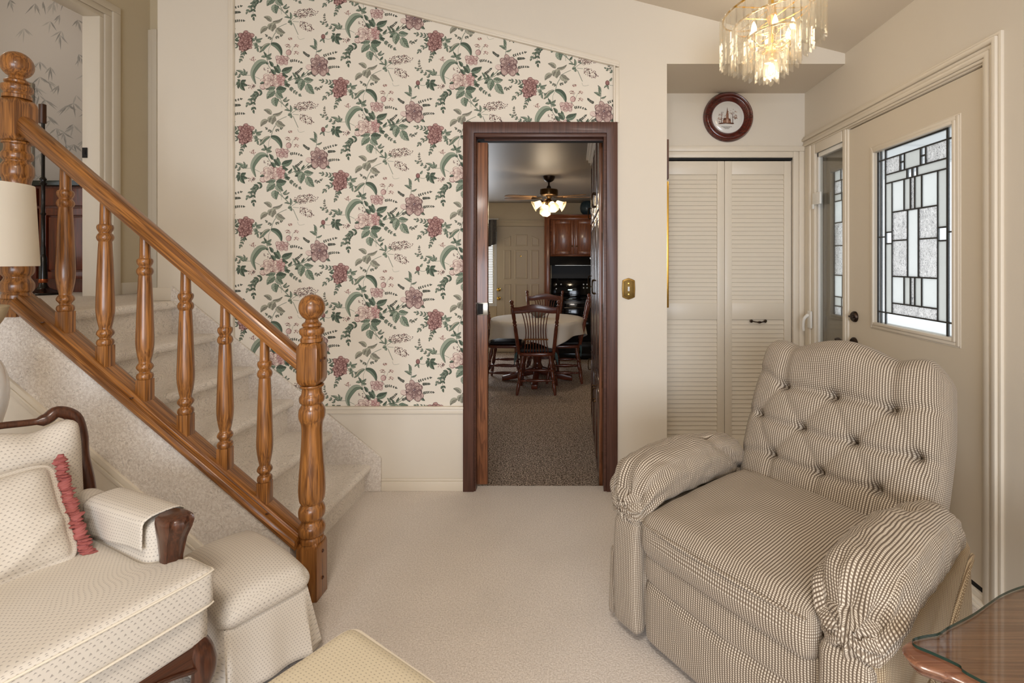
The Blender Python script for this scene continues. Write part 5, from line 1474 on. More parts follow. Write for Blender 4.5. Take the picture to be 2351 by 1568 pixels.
# ---------------------------------------------------------------- recliner
rth = R(52)
t = T('recliner', 'tufted taupe and cream checked recliner with pillow arms by the front door', 'recliner', (.715, 1.615, 0), -rth)
WD = dict(world=False)
fm = M['recl']
def nz(p, s): return noise.noise(Vector(p)*s)
# base with footrest panel and side panels
m = MB()
m.soft((.40, .36, .16), (10, 10, 6), .02, lambda q, p: Vector((q.x*.98, q.y+.06, q.z+.22)))
m.build('base', M['recl_side'], t, smooth=60, **WD)
def frontf(q, p):
    q = Vector(q)
    if p.y < 0: q.y -= .016*math.cos(p.x*1.4)*math.cos(p.z*1.2)+.004*nz((p.x, p.z, 0), 4)
    gz = .5*(p.z+1)
    if p.y < -.5: q.y += .014*g(gz-.62, .035)
    return Vector((q.x, q.y-.335, q.z+.20))
m = MB(); m.soft((.292, .055, .165), (28, 6, 24), .03, frontf); m.build('footrest', fm, t, smooth=80, **WD)
def seatf(q, p):
    q = Vector(q)
    if p.z > 0: q.z += .030*math.cos(p.x*1.25)*math.cos(p.y*1.1)+.006*nz((p.x*1.5, p.y*1.5, 3), 2)
    if p.y < 0: q.y -= .018*math.cos(p.x*1.3)*(1-abs(p.z))
    if p.y < -.7 and p.z > -.3: q.y += .010*g(p.z-.0, .12)*0
    return Vector((q.x, q.y-.115, q.z+.40))
m = MB(); m.soft((.292, .30, .072), (32, 34, 10), .045, seatf); sc_ = m.build('seat_cushion', fm, t, smooth=80, **WD)
m = MB(); m.tube(spline([(-.27, -.412, .446), (-.15, -.428, .449), (0, -.432, .45), (.15, -.428, .449), (.27, -.412, .446)], 8), .004, 6); m.build('seam', fm, sc_, **WD)
# arms
for sx in (-1, 1):
    def panelf(q, p, sx=sx):
        q = Vector(q)
        q.x += sx*.012*(1-p.z)*.5*(1 if p.x*sx > 0 else 0)
        return Vector((q.x+sx*.358, q.y-.035, q.z+.255))
    m = MB(); m.soft((.066, .365, .205), (6, 24, 14), .035, panelf); m.build('arm_panel', M['recl_side'] if sx > 0 else fm, t, smooth=70, **WD)
    # front strip that shows the checked cloth
    m = MB(); m.soft((.060, .03, .19), (8, 5, 16), .025, lambda q, p, sx=sx: Vector((q.x+sx*.355, q.y-.385-.01*(1-p.z*p.z), q.z+.235))); m.build('arm_front', fm, t, smooth=70, **WD)
    def armf(q, p, sx=sx):
        q = Vector(q)
        yy = p.y                                       # -1 front, 1 back
        # thick pillow, drooping nose at the front, sinking into the back
        fat = 1+.10*math.cos(yy*1.5)
        q.x *= fat*(1.04-.10*yy-.10*max(0, yy)); q.z *= fat*(1-.08*max(0, yy))
        nose = max(0, -yy-.55)/.45
        q.z -= .066*nose**2; q.y -= .020*math.sin(min(1, nose)*PI)*.5
        q.x *= 1-.10*nose**2
        q.z += .018*math.cos(yy*1.2)-.035*max(0, yy)
        ww = .007*nz((p.x*.8, yy*2.2, p.z+sx*3), 2.4)+.004*nz((p.x*2, yy*5+sx, p.z*2), 2)
        rad = Vector((q.x, 0, q.z)); rad = rad.normalized() if rad.length > 1e-5 else Vector((0, 0, 1))
        q += rad*ww
        # gathers pulled under the nose
        if nose > 0:
            an = math.atan2(p.z, p.x)
            q += rad*(.008*nose*math.sin(an*11+sx)); q.y -= .006*nose*math.sin(an*7)
        # crease on the inner side near the back
        q += rad*(-.016*g(yy-.62+.25*p.z, .10)*(1 if p.x*sx < 0 else .2))
        return Vector((q.x+sx*.362, q.y-.085, q.z+.522))
    m = MB(); m.soft((.085 if sx > 0 else .090, .335, .080), (22, 56, 20), .078, armf, uvo=(sx, 0)); ap = m.build('arm_pillow', fm, t, smooth=85, **WD)
    if sx < 0:
        m = MB(); m.soft((.018, .10, .125), (4, 8, 10), .016, lambda q, p: Vector((q.x-.432-.012*(1-p.z)*.5, q.y-.30, q.z+.165))); m.build('side_flap', fm, t, smooth=70, **WD)
    # welted flap of the arm on the outside
    m = MB()
    if sx > 0:
        pts = spline([(.452, .20, .46), (.462, .12, .47), (.468, -.0, .43), (.472, -.12, .37), (.468, -.22, .33), (.455, -.32, .30)], 6)
        m.tube(pts, .006, 6); m.tube([p+Vector((.001, 0, -.014)) for p in pts], .004, 6)
        m.build('welt', M['recl_side'], ap, **WD)
# back
BW, BH, BT = .342, .330, .085
lean = R(23)
btn = [(-.19, .41), (.0, .38), (.19, .41), (-.27, .00), (-.09, -.03), (.09, -.03), (.27, .00), (-.18, -.42), (.0, -.44), (.18, -.42)]
crs = [(0, 3), (0, 4), (1, 4), (1, 5), (2, 5), (2, 6), (3, 7), (4, 7), (4, 8), (5, 8), (5, 9), (6, 9)]
def backf(q, p):
    q = Vector(q); u = q.x; v = p.z
    # outline: three scallops on top, waist below, rounded shoulders
    up_ = max(0, v)
    top = .034*g(u, .13)-.016*g(abs(u)-.185, .055)+.006*g(abs(u)-.26, .06)-.03*max(0, (abs(u)-.29)/.06)
    q.z += top*up_**1.5
    q.x *= 1+.03*math.sin((v+1)*1.6)-.045*max(0, v-.25)+(.0 if v > -.4 else -.06*(-.4-v))
    if p.y < 0:
        V = v
        d = .050*(1-abs(p.x)**4)*(1-abs(min(v, .9))**6)
        d += .034*math.exp(-((v-.80)/.24)**2)*(.75+.25*math.cos(u*17))*(1-abs(p.x)**6)
        for (bx, bv) in btn:
            dd = math.hypot(u-bx, (v-bv)*BH)
            d -= .022*g(dd, .016)+.012*g(dd, .05)
        for a, b in crs:
            dd = segd(u, v*BH, btn[a][0], btn[a][1]*BH, btn[b][0], btn[b][1]*BH); d -= .006*g(dd, .012)
        for a, b in ((3, 4), (4, 5), (5, 6), (7, 8), (8, 9)):
            dd = segd(u, (v+.035*math.sin(PI*(u-btn[a][0])/.18))*BH, btn[a][0], btn[a][1]*BH, btn[b][0], btn[b][1]*BH); d -= .016*g(dd, .012)
        for a, b in ((0, 1), (1, 2)):
            dd = segd(u, v*BH, btn[a][0], btn[a][1]*BH, btn[b][0], btn[b][1]*BH); d -= .022*g(dd, .016)
        for a, ex, ev in ((0, -.36, .62), (2, .36, .52), (3, -.36, .02), (6, .36, -.02), (7, -.17, -1), (8, .0, -1), (9, .19, -1), (6, .36, -.30), (9, .36, -.62), (7, -.36, -.5)):
            dd = segd(u, v*BH, btn[a][0], btn[a][1]*BH, ex, ev*BH); d -= .013*g(dd, .015)
        for s_ in (-.19, .19):
            dd = segd(u, v*BH, s_, .42*BH, s_*1.02, 1.1*BH); d -= .012*g(dd, .02)
        d += .004*nz((u*3, v*1.2, 1), 4)
        q.y -= d*(-p.y if abs(p.y) < 1 else 1)
    else:
        q.y += .02*(1-p.x*p.x)*(1-v*v)
    # lean back
    z = q.z+BH; y = q.y
    return Vector((q.x+.012, .235+y*math.cos(lean)+z*math.sin(lean), .335+z*math.cos(lean)-y*math.sin(lean)))
m = MB(); m.soft((BW, BT, BH), (76, 12, 80), .06, backf); bk_ = m.build('back_cushion', fm, t, smooth=85, **WD)
m = MB(); m.soft((.30, .05, .30), (10, 4, 10), .04, lambda q, p: Vector((q.x, .42+(q.z+.3)*.30+q.y, q.z+.42))); m.build('back_shell', M['recl_side'], t, smooth=70, **WD)

# ---------------------------------------------------------------- armchair
AO, AA = (-1.409, 1.175, 0), R(64.5)
t = T('armchair', 'cream sprigged armchair with walnut frame and cabriole legs in the corner by the stairs', 'armchair', AO, AA)
cm = M['chair']
def cushf(q, p):
    q = Vector(q); s_ = 1/(1+math.exp((q.y+.19)*60))   # 1 in front of the arms
    q.x *= .735+.265*s_
    if p.z > 0: q.z += .022*math.cos(p.x*1.2)*math.cos(p.y*1.1)
    q.y += -.012*math.cos(p.x*1.3) if p.y < -.95 else 0
    return Vector((q.x, q.y+.005, q.z+.425))
m = MB(); m.soft((.30, .335, .049), (36, 48, 8), .016, cushf); cu = m.build('seat_cushion', cm, t, smooth=70, **WD)
def edge(zs):
    pts = []
    for k_ in range(0, 61):
        a = k_/60
        # perimeter from the near front corner round to the far back
        if a < .45: p = (-.288+.576*a/.45, -.330-.012*math.cos((-1+2*a/.45)*1.3))
        elif a < .55: f_ = (a-.45)/.10; p = (.296-.0*f_, -.326+.12*f_)
        elif a < .62: f_ = (a-.55)/.07; p = (.296-.075*f_, -.205+.03*f_)
        else: f_ = (a-.62)/.38; p = (.222, -.175+.49*f_)
        pts.append((p[0], p[1], zs))
    return spline(pts, 2)
for zs in (.469, .382):
    m = MB(); m.tube(edge(zs), .0034, 6); m.build('piping', M['piping'], cu, **WD)
m = MB(); m.soft((.295, .325, .052), (20, 22, 6), .018, lambda q, p: Vector((q.x, q.y+.01-.008*math.cos(p.x*1.3)*(p.y < 0), q.z+.327))); m.build('seat_rail', cm, t, smooth=70, **WD)
m = MB()                                               # shaped wooden apron
n = 40; lo = []
for i in range(n+1):
    x_ = -.27+.54*i/n; lo.append((x_, .205+.045*math.cos(x_/.27*PI/2)**1.0-.012*math.cos(x_/.27*PI*1.5)))
m.prism([(-.27, .285)]+lo+[(.27, .285)], -.318, -.285, 'xz')
m.tube([(x_, -.320, z_+.012) for x_, z_ in lo], .005, 6)
m.prism([(-.25, .285), (-.25, .235), (.3, .235), (.3, .285)], .262, .285, 'yz'); m.build('apron', M['mah_x'], t, bevel=.003, smooth=40, **WD)
for sx in (-1, 1):
    for sy in (-1, 1):
        m = MB(); cx_, cy_ = sx*.262, (-.285 if sy < 0 else .30)
        pts = spline([(cx_, cy_, .29), (cx_+sx*.016, cy_+sy*.016, .245), (cx_+sx*.022, cy_+sy*.022, .20), (cx_+sx*.008, cy_+sy*.008, .12), (cx_-sx*.004, cy_-sy*.004, .06), (cx_+sx*.012, cy_+sy*.012, .018), (cx_+sx*.022, cy_+sy*.022, .0)], 5)
        rs = []
        key = [.030, .032, .028, .019, .014, .017, .015]
        for i in range(len(pts)):
            f_ = i/5; a = int(min(f_, 5)); rs.append(key[a]+(key[min(a+1, 6)]-key[a])*(f_-a))
        m.tube(pts, rs, 14); m.build('leg', M['mah_z'], t, smooth=60, **WD)
# back with walnut frame
BY = .37
fr = [(.285, .54), (.272, .66), (.270, .734), (.256, .796), (.2186, .8237), (.184, .806), (.0896, .817), (0, .822)]
full = [(x_, BY+(z_-.55)*.10, z_) for x_, z_ in fr]+[(-x_, BY+(z_-.55)*.10, z_) for x_, z_ in fr[-2::-1]]
m = MB(); pp_ = spline([(.292, BY-.02, .30)]+full+[(-.292, BY-.02, .30)], 6); n = len(pp_)
rs = [.0185 if .05 < i/n < .95 else .02 for i in range(n)]
for i in range(n):
    if abs(pp_[i].x) < .175: rs[i] = .0105
m.tube(pp_, rs, 10); m.build('back_frame', M['mah_z'], t, smooth=60, **WD)
def bkf(q, p):
    q = Vector(q); z = q.z+.60
    if p.z > .6: q.x *= 1-.05*(p.z-.6)
    cut = .022*g(abs(q.x)-.155, .05)
    q.z -= cut*max(0, p.z)
    if p.y < 0: q.y -= .045*(1-p.x**4)*(1-p.z**4)
    return Vector((q.x, q.y+BY-.04+(z-.55)*.10, q.z+.60))
m = MB(); m.soft((.255, .035, .205), (26, 4, 26), .028, bkf); m.build('back_upholstery', cm, t, smooth=75, **WD)
for sx in (-1, 1):
    m = MB()
    def af(q, p, sx=sx):
        q = Vector(q)
        q.z += (.008*(-p.y) if p.z > 0 else 0)
        q.x += sx*.010*(p.y)*-.5
        return Vector((q.x+sx*.258, q.y+.085, q.z+.478))
    m.soft((.040, .255, .105), (8, 26, 12), .036, af); m.build('arm', cm, t, smooth=75, **WD)
    m = MB(); secs = []
    for (z_, hw, y0_, y1_) in ((.36, .020, -.175, -.205), (.43, .021, -.172, -.207), (.49, .024, -.170, -.212), (.54, .029, -.168, -.224), (.572, .034, -.165, -.242), (.592, .036, -.163, -.25), (.604, .034, -.162, -.246), (.609, .026, -.165, -.235)):
        ring = []
        for k_ in range(24):
            a = 2*PI*k_/24; c, s_ = math.cos(a), math.sin(a)
            ex = abs(c)**.6*(1 if c > 0 else -1); ey = abs(s_)**.6*(1 if s_ > 0 else -1)
            yy = (y0_+y1_)/2-ey*(y0_-y1_)/2*-1*-1
            fl_ = 1+(.16*math.cos(c*8) if s_ < 0 else 0)
            ring.append((sx*.262+hw*ex, (y0_+y1_)/2+(y0_-y1_)/2*ey*fl_, z_))
        secs.append(ring)
    vs = [p for r_ in secs for p in r_]; n = len(secs)
    fs = [(i*24+k_, i*24+(k_+1) % 24, (i+1)*24+(k_+1) % 24, (i+1)*24+k_) for i in range(n-1) for k_ in range(24)]+[tuple(range(24))[::-1], tuple((n-1)*24+k_ for k_ in range(24))]
    m.add(vs, fs); m.build('arm_facing', M['mah_z'], t, smooth=60, **WD)
ex_, ey_ = Vector((math.cos(AA), math.sin(AA), 0)), Vector((-math.sin(AA), math.cos(AA), 0))
def chair_thing(name, label, cat):
    return T(name, label, cat, AO, AA)
# loose arm cover
t = chair_thing('armrest_cover', 'loose sprigged cloth cover draped over the far arm of the cream armchair', 'armrest cover')
def cov(u, v):
    y_ = -.155+.33*u; s_ = -1+2*v
    ds = .075
    w_ = .046; top = .594+.008*(-(y_-.085)/.255)
    L = s_*(w_+ds+(.02*u if s_ < 0 else 0))
    if abs(L) < w_: x_ = L; z_ = top+.004-.010*(L/w_)**4
    else: x_ = math.copysign(w_+.003+.0015*math.sin(y_*38+1)*min(1, (abs(L)-w_)/.05), L); z_ = top-.006-(abs(L)-w_)
    return (.258+x_-.005*(y_-.085)/.255, y_, z_)
m = MB(); m.grid(cov, 30, 32); o = m.build('cloth', cm, t, world=False, smooth=70, solid=.0025)
# throw pillow with ruffled edge
t = chair_thing('throw_pillow', 'square sprigged throw pillow with pink ruffled side edge on the cream armchair', 'pillow')
ptl = R(40)
def pf(q, p):
    q = Vector(q); k_ = (1-abs(p.x)**2.5)*(1-abs(p.z)**2.5)
    q.y *= .12+.88*max(0, k_)**.5
    q.x *= 1+.04*abs(p.z)**3; q.z *= 1+.04*abs(p.x)**3
    q.y += .004*nz((p.x, p.z, 2), 3)-.012*g(segd(p.x, p.z, .9, -.2, .2, -.8), .10)
    z = q.z; y = q.y
    return Vector((q.x-.02, .135+y*math.cos(ptl)+z*math.sin(ptl)*.95, .600+z*math.cos(ptl)-y*math.sin(ptl)))
m = MB(); m.soft((.175, .062, .155), (30, 8, 28), .055, pf); pw = m.build('pillow_body', cm, t, world=False, smooth=80)
for sx in (-1, 1):
    rd = random.Random(4+sx)
    def rf(u, v, sx=sx):
        s_ = -1.02+2.04*u; a = 2*PI*v
        q = pf(Vector((sx*.176, 0, s_*.158)), Vector((sx*.999, 0, max(-.999, min(.999, s_)))))
        w_ = .0115+.0010*math.sin(s_*61+2*math.sin(s_*23))+.0022*math.sin(s_*92+a*2+1.5*math.sin(s_*17))+.0012*math.sin(s_*150-a*3)
        if abs(s_) > .97: w_ *= .5
        wig = .004*math.sin(s_*26)+.002*math.sin(s_*61+1)
        return (q.x+sx*(.010+math.cos(a)*w_*1.15+wig*.6), q.y-.004+math.sin(a)*w_*.9+.003*math.sin(s_*95+a*2), q.z+wig*.4)
    m = MB(); m.grid(rf, 260, 12); m.build('ruffle', M['pink'], pw, world=False, smooth=70, weld=True)

# ---------------------------------------------------------------- skirted footstool by the newel post
FA = math.atan2(-.56, .83)
FO = (-1.128, 1.605, 0)
t = T('footstool', 'low skirted footstool with sprigged cushion top at the foot of the newel post', 'footstool', FO, FA)
hx_, hy_ = .206, .117
def ff(q, p):
    q = Vector(q)
    if p.z > 0: q.z += .030*math.cos(p.x*1.35)*math.cos(p.y*1.35)-.012*(abs(p.x*p.y))**2
    q.z -= .006*abs(p.x)**3
    rr_ = 1+.02*(1-p.z*p.z)
    return Vector((q.x*rr_, q.y*rr_, q.z+.262))
m = MB(); m.soft((hx_+.014, hy_+.014, .042), (30, 24, 10), .040, ff); m.build('cushion_top', M['chair'], t, world=False, smooth=80)
m = MB(); m.box((-hx_+.012, -hy_+.012, .20), (hx_-.012, hy_-.012, .235)); m.build('frame', M['mah_x'], t, world=False)
per = 4; 
def skirt(u, v):
    s_ = u*4; k_ = int(s_) % 4; f_ = s_-int(s_)
    cs = [(-1, -1), (1, -1), (1, 1), (-1, 1)]; a, b = cs[k_], cs[(k_+1) % 4]
    x_ = (a[0]+(b[0]-a[0])*f_)*hx_; y_ = (a[1]+(b[1]-a[1])*f_)*hy_
    d_ = min(f_, 1-f_); fl_ = (.010+.022*math.exp(-(d_/.10)**2)+.004*math.sin(f_*PI*5))*v
    pl = -.016*math.exp(-((d_-.028)/.014)**2)*v*1.2
    nx, ny = [(0, -1), (1, 0), (0, 1), (-1, 0)][k_]
    o_ = fl_+pl
    x_ += nx*o_+(a[0]+(b[0]-a[0])*f_)*.012*v; y_ += ny*o_+(a[1]+(b[1]-a[1])*f_)*.012*v
    return (x_, y_, .232-.212*v+.006*math.sin(f_*PI)*v)
m = MB(); m.grid(skirt, 160, 12); m.build('skirt', M['chair'], t, world=False, smooth=60, weld=True, solid=.002)
for sx in (-1, 1):
    for sy in (-1, 1):
        m = MB(); m.lathe([(.012, 0), (.018, .2)], (sx*(hx_-.035), sy*(hy_-.035), 0), 10); m.build('leg', M['mah_z'], t, world=False)

# ---------------------------------------------------------------- ottoman in front of the camera
OA = math.atan2(-.54, .84)
t = T('ottoman', 'cream sprigged ottoman with domed top and piped edge at the bottom of the photo', 'ottoman', (-.44, .835, 0), OA)
def of(q, p):
    q = Vector(q)
    if p.z > 0: q.z += .035*math.cos(p.x*1.4)*math.cos(p.y*1.4)
    return Vector((q.x, q.y, q.z+.372))
m = MB(); m.soft((.285, .235, .045), (26, 24, 8), .03, of); oc = m.build('cushion_top', M['ottoman'], t, world=False, smooth=80)
m = MB(); pts = []
for (cx_, cy_, a0) in ((.255, .205, 0), (-.255, .205, 90), (-.255, -.205, 180), (.255, -.205, 270)):
    for k_ in range(6): a = R(a0+18*k_); pts.append((cx_+.031*math.cos(a), cy_+.031*math.sin(a), .398))
m.tube(pts, .005, 6, closed=True); m.build('piping', M['piping'], oc, world=False)
m = MB(); m.soft((.275, .225, .075), (8, 8, 4), .02, lambda q, p: Vector((q.x, q.y, q.z+.255))); m.build('base', M['ottoman'], t, world=False, smooth=70)
for sx in (-1, 1):
    for sy in (-1, 1):
        m = MB(); m.lathe(sm([(.016, 0), (.022, .03), (.018, .09), (.030, .18)], 3), (sx*.235, sy*.185, 0), 14); m.build('leg', M['mah_z'], t, world=False, smooth=50)

# ---------------------------------------------------------------- end table with glass
TZ = .55
def tp(px, py): 
    Y = (EYE-TZ)*FPX/(py-CY); return ((px-CX)*Y/FPX, Y)
out = [tp(2224, 1568), tp(2168, 1546), tp(2108, 1524), tp(2078, 1500), tp(2071, 1481), tp(2085, 1468), tp(2118, 1461), tp(2150, 1456), tp(2172, 1440), tp(2200, 1427), tp(2232, 1408), tp(2268, 1382), tp(2301, 1364), tp(2351, 1345)]
out += [(1.20, 1.165), (1.33, 1.13), (1.42, 1.02), (1.47, .86), (1.44, .70), (1.33, .60), (1.18, .57), (1.0, .60), (.87, .70)]
c0 = Vector((1.07, .87))
sp_ = [(p.x, p.y) for p in spline([(a, b, 0) for a, b in out], 5, True)]
t = T('end_table', 'dark brown scallop edged end table in the near right corner beside the recliner', 'table', (c0.x, c0.y, 0))
def shrink(d_):
    n = len(sp_); r_ = []
    for i in range(n):
        a, b = Vector(sp_[i-1]), Vector(sp_[(i+1) % n]); tt = (b-a)
        if tt.length < 1e-6: r_.append(sp_[i]); continue
        tt.normalize(); q = Vector((tt.y, -tt.x))
        p = Vector(sp_[i])
        if (p-c0).dot(q) > 0: q = -q
        r_.append(tuple(p+q*d_))
    return r_
m = MB(); n = len(sp_)
layers = [(.030, TZ-.034), (.016, TZ-.030), (.010, TZ-.022), (.013, TZ-.018), (.002, TZ-.012), (0, TZ-.006), (.004, TZ-.001), (.010, TZ)]
rings = [[(p[0], p[1], z_) for p in shrink(d_)] for d_, z_ in layers]
vs = [p for r_ in rings for p in r_]
fs = [(i*n+k_, i*n+(k_+1) % n, (i+1)*n+(k_+1) % n, (i+1)*n+k_) for i in range(len(rings)-1) for k_ in range(n)]
fs += [tuple(range(n))[::-1], tuple((len(rings)-1)*n+k_ for k_ in range(n))]
ar = sum(sp_[i][0]*sp_[(i+1) % n][1]-sp_[(i+1) % n][0]*sp_[i][1] for i in range(n))
if ar < 0: fs = [f_[::-1] for f_ in fs]
m.add(vs, fs); m.build('tabletop', wood('table_walnut', (112, 70, 50), (146, 100, 74), 'x', .25, .5), t, smooth=50)
m = MB(); m.prism([(p[0]*.0+c0.x+(p[0]-c0.x)*.80, c0.y+(p[1]-c0.y)*.80) for p in sp_[::3]], TZ-.12, TZ-.033, 'xy'); m.build('apron', M['mah_x'], t, smooth=30)
for (lx, ly) in ((.79, .93), (1.06, 1.05), (1.32, .90), (1.0, .70)):
    m = MB(); m.tube(spline([(lx, ly, TZ-.10), (lx+(lx-c0.x)*.10, ly+(ly-c0.y)*.10, .40), (lx-(lx-c0.x)*.05, ly-(ly-c0.y)*.05, .15), (lx+(lx-c0.x)*.12, ly+(ly-c0.y)*.12, .0)], 6), [.026]*6+[.024]*6+[.015]*7, 12); m.build('leg', M['mah_z'], t, smooth=60)
gl = [tp(2248, 1566), tp(2202, 1533), tp(2140, 1504), tp(2106, 1490), tp(2094, 1479), tp(2101, 1471), tp(2126, 1465), tp(2154, 1460), tp(2176, 1446), tp(2203, 1432), tp(2236, 1414), tp(2270, 1390), tp(2302, 1369), tp(2351, 1350)]
gl += [(c0.x+(a-c0.x)*.95, c0.y+(b-c0.y)*.95) for a, b in out[14:]]
gl = [(p.x, p.y) for p in spline([(a, b, 0) for a, b in gl], 5, True)]; m = MB(); m.prism(gl, TZ+.0005, TZ+.0065, 'xy'); 
# darker green rim of the sheet
o = m.build('glass_tabletop', [M['tglass'], M['glassedge']], None, smooth=0)
for p in o.data.polygons:
    if abs(p.normal.z) < .5: p.material_index = 1
tag(o, 'clear shaped glass sheet lying on the dark brown end table', 'glass top')

# ---------------------------------------------------------------- lamp beside the stairs
LX_, LY_ = -1.93, 1.52
t = T('lamp_table', 'small round wooden lamp table between the armchair and the stair wall', 'table', (LX_, LY_, 0))
m = MB(); m.lathe([(0, .60), (.18, .60), (.19, .61), (.185, .622), (0, .622)], (LX_, LY_, 0), 32); m.build('tabletop', M['mah_x'], t, smooth=40)
m = MB(); m.lathe(sm([(.12, 0), (.13, .02), (.05, .05), (.025, .12), (.035, .3), (.022, .45), (.05, .6)], 3), (LX_, LY_, 0), 20); m.build('pedestal', M['mah_z'], t, smooth=50)
t = T('table_lamp', 'table lamp with cream drum shade in front of the upper newel post', 'lamp', (LX_, LY_, .622))
m = MB(); m.lathe(sm([(.09, .623), (.09, .64), (.05, .66), (.06, .74), (.085, .86), (.075, .96), (.04, 1.03), (.03, 1.06)], 4), (LX_, LY_, 0), 28); m.build('lamp_body', M['porc'], t, smooth=60)
m = MB(); m.lathe(sm([(.03, 1.06), (.055, 1.09), (.072, 1.12), (.083, 1.155), (.080, 1.166), (.04, 1.165), (.012, 1.17)], 4), (LX_, LY_, 0), 36, rfun=lambda a, s_: 1+.03*math.sin(18*a)); m.build('woven_collar', M['fringe'], t, smooth=40)
m = MB(); m.lathe([(.006, 1.16), (.006, 1.58)], (LX_, LY_, 0), 10); m.lathe([(.018, 1.36), (.018, 1.40)], (LX_, LY_, 0), 12); m.build('stem', M['brass'], t)
m = MB(); m.lathe([(.152, 1.294), (.1525, 1.30), (.1415, 1.556), (.141, 1.562)], (LX_, LY_, 0), 48); m.build('lamp_shade', M['shade'], t, smooth=40, solid=.002)
m = MB(); m.lathe(sm([(.014, 1.40), (.03, 1.43), (.03, 1.46), (.0, 1.49)], 3), (LX_, LY_, 0), 14); m.build('bulb', M['porc'], t)

# ---------------------------------------------------------------- upstairs bathroom things
VY = 3.42
t = T('bathroom_vanity', 'dark red brown bathroom vanity with green marble top upstairs behind the newel post', 'vanity', (-4.0, 3.65, UP))
m = MB(); m.box((-4.8, VY+.02, UP+.09), (-3.2, BB-.005, 1.85)); m.box((-4.8, VY+.07, UP), (-3.2, BB-.005, UP+.09)); m.build('body', M['vanity'], t, smooth=0)
m = MB(); m.box((-4.85, VY-.025, 1.85), (-3.19, BB-.005, 1.886)); m.box((-4.85, BB-.02, 1.886), (-3.19, BB-.005, 1.95)); m.build('countertop', M['marble'], t, bevel=.004, smooth=30)
for i, (a, b) in enumerate(((-4.78, -4.27), (-4.25, -3.86), (-3.84, -3.42), (-3.40, -3.21))):
    m = MB(); m.box((a, VY, 1.71), (b, VY+.02, 1.835)); m.build('drawer', M['vanity'], t, bevel=.003, smooth=30)
    m = MB(); s_ = .05
    m.box((a, VY, UP+.10), (a+s_, VY+.02, 1.69)); m.box((b-s_, VY, UP+.10), (b, VY+.02, 1.69)); m.box((a+s_, VY, UP+.10), (b-s_, VY+.02, UP+.10+s_)); m.box((a+s_, VY, 1.69-s_), (b-s_, VY+.02, 1.69))
    dr = m.build('door', M['vanity'], t, bevel=.003, smooth=30)
    if b-a > .25: MB().box((a+s_+.012, VY+.004, UP+.10+s_+.012), (b-s_-.012, VY+.018, 1.69-s_-.012)).build('raised_panel', M['vanity'], dr, bevel=.008, smooth=30)
sx_, sy_ = (99-CX)*3.22/FPX, 3.22
t = T('floor_stand', 'tall thin black turned metal stand with copper ring beside the bathroom vanity', 'stand', (sx_, sy_, UP))
m = MB(); m.lathe(sm([(.012, 1.19), (.013, 1.40), (.010, 1.42), (.010, 1.62), (.016, 1.63), (.010, 1.64), (.010, 1.82), (.020, 1.835), (.012, 1.85), (.018, 1.865), (.009, 1.88), (.009, 2.20), (.009, 2.36)], 1), (sx_, sy_, 0), 14)
m.lathe([(.022, 1.19), (.020, 1.33), (.012, 1.36)], (sx_, sy_, 0), 14); m.build('pole', M['black'], t, smooth=50)
m = MB(); m.lathe([(.020, 1.165), (.023, 1.17), (.023, 1.19), (.018, 1.195)], (sx_, sy_, 0), 16); m.build('copper_ring', M['copper'], t)
m = MB(); m.lathe(sm([(.11, UP+.001), (.11, UP+.012), (.06, UP+.03), (.028, UP+.05), (.018, UP+.085)], 3), (sx_, sy_, 0), 24); m.build('base', M['black'], t, smooth=50)
m = MB(); m.box((sx_-.02, sy_-.012, 2.24), (sx_+.012, sy_+.012, 2.37)); m.build('head', M['mah_z'], t, bevel=.003, smooth=30)
t = T('bathroom_mirror', 'silver framed mirror on the bamboo papered bathroom wall behind upper newel ball', 'mirror', (-4.75, BB, 2.0))
m = MB(); a, b, z0_, z1_ = -4.98, -4.468, 2.0, 2.78; f = .018
m.box((a, BB-.022, z0_), (a+f, BB-.001, z1_)); m.box((b-f, BB-.022, z0_), (b, BB-.001, z1_)); m.box((a+f, BB-.022, z0_), (b-f, BB-.001, z0_+f)); m.box((a+f, BB-.022, z1_-f), (b-f, BB-.001, z1_)); m.build('frame', M['steel'], t, bevel=.002, smooth=30)
MB().box((a+f, BB-.012, z0_+f), (b-f, BB-.001, z1_-f)).build('glass', M['mirror'], t, smooth=0)
# ---------------------------------------------------------------- light: windows and lamps of the rooms, plus added unseen fill lights
def lamp(name, kind, loc, power, col=(255, 255, 255), size=.1, rot=(0, 0, 0), sy=None):
    l = bpy.data.lights.new(name, kind); l.energy = power; l.color = lin(col)[:3]
    if kind == 'AREA':
        l.shape = 'RECTANGLE'; l.size = size; l.size_y = sy or size
    else: l.shadow_soft_size = size
    o = bpy.data.objects.new(name, l); C.objects.link(o); o.location = loc; o.rotation_euler = rot
    return o
lamp('window_daylight', 'AREA', ((WX0+WX1)/2, RY+.03, (WZ0+WZ1)/2), 116, (230, 240, 255), WX1-WX0-.1, (R(90), 0, 0), WZ1-WZ0-.1)
t = T('added_ceiling_fill', 'unseen round fill light added under the ceiling behind the viewer', 'added fill light', (-.3, -.55, roof(-.3)))  # made-up fixture, added to brighten the floor from above
m = MB(); m.lathe([(.30, roof(-.3)-.075), (.32, roof(-.3)-.06), (.32, roof(-.3)+.09), (0, roof(-.3)+.09)], (-.3, -.55, 0), 40); m.build('housing', M['white'], t)
m = MB(); m.lathe([(0, roof(-.3)-.10), (.2, roof(-.3)-.096), (.30, roof(-.3)-.075)], (-.3, -.55, 0), 40); m.build('diffuser', glow('added_fill_glow', (255, 244, 232), 3), t)
lamp('added_ceiling_fill_area', 'AREA', (-.3, -.55, roof(-.3)-.11), 48, (255, 244, 232), .6, (0, 0, 0), .6)  # added fill light for the floor, out of view
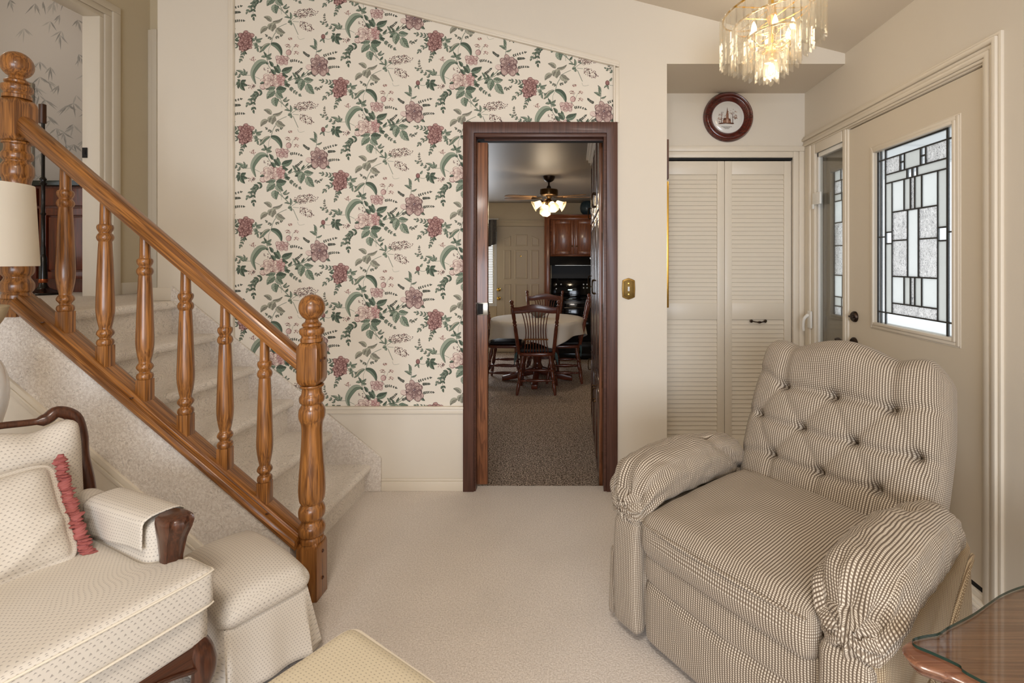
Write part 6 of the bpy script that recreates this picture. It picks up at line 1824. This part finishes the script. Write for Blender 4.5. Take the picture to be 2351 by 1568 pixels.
lamp('chandelier_light', 'POINT', (hc.x, hc.y, 2.36), 6, (255, 236, 208), .08)
lamp('chandelier_lower_light', 'POINT', (hc.x, hc.y, 2.19), 1.5, (255, 228, 190), .03)
lamp('fan_light', 'POINT', (fc.x, fc.y-.05, fz(482)), 15, (255, 232, 200), .10)
lamp('kitchen_daylight', 'AREA', ((WYX0+WYX1)/2, KY-.12, (WZa+WZb)/2), 20, (240, 246, 255), WYX1-WYX0-.05, (R(-90), 0, 0), WZb-WZa-.05)
lamp('bathroom_lamp', 'POINT', (-4.4, 3.2, 3.2), 4, (255, 244, 230), .12)
lamp('table_lamp_light', 'POINT', (LX_, LY_, 1.45), 3.2, (255, 246, 232), .03)
lamp('hall_fill', 'POINT', (-2.75, 3.0, 3.35), .3, (255, 236, 208), .12)  # bare fill light added for the hall, no fixture there

w = bpy.data.worlds.new('World'); bpy.context.scene.world = w; w.use_nodes = True
nt = w.node_tree; nt.nodes.clear()
o_ = nt.nodes.new('ShaderNodeOutputWorld'); b_ = nt.nodes.new('ShaderNodeBackground')
b_.inputs[0].default_value = (1, 1, 1, 1); b_.inputs[1].default_value = 1.75
nt.links.new(b_.outputs[0], o_.inputs[0])

cd = bpy.data.cameras.new('camera'); co = bpy.data.objects.new('camera', cd); C.objects.link(co)
co.location = (0, 0, EYE); co.rotation_euler = (R(90), 0, 0)
cd.sensor_fit = 'HORIZONTAL'; cd.sensor_width = 36; cd.lens = 36*FPX/2351
cd.shift_x = -(CX-1175.5)/2351; cd.shift_y = -(784-CY)/2351
cd.clip_start = .05; cd.clip_end = 100
sc = bpy.context.scene; sc.camera = co
sc.view_settings.view_transform = 'Standard'; sc.view_settings.look = 'None'; sc.view_settings.gamma = 1; sc.view_settings.exposure = 0
sc.view_settings.use_curve_mapping = False
cy = sc.cycles
cy.use_denoising = True
try: cy.denoiser = 'OPENIMAGEDENOISE'
except Exception: pass
cy.max_bounces = 10; cy.diffuse_bounces = 5; cy.glossy_bounces = 4; cy.transparent_max_bounces = 40; cy.transmission_bounces = 6
cy.caustics_reflective = False; cy.caustics_refractive = False; cy.sample_clamp_indirect = 6
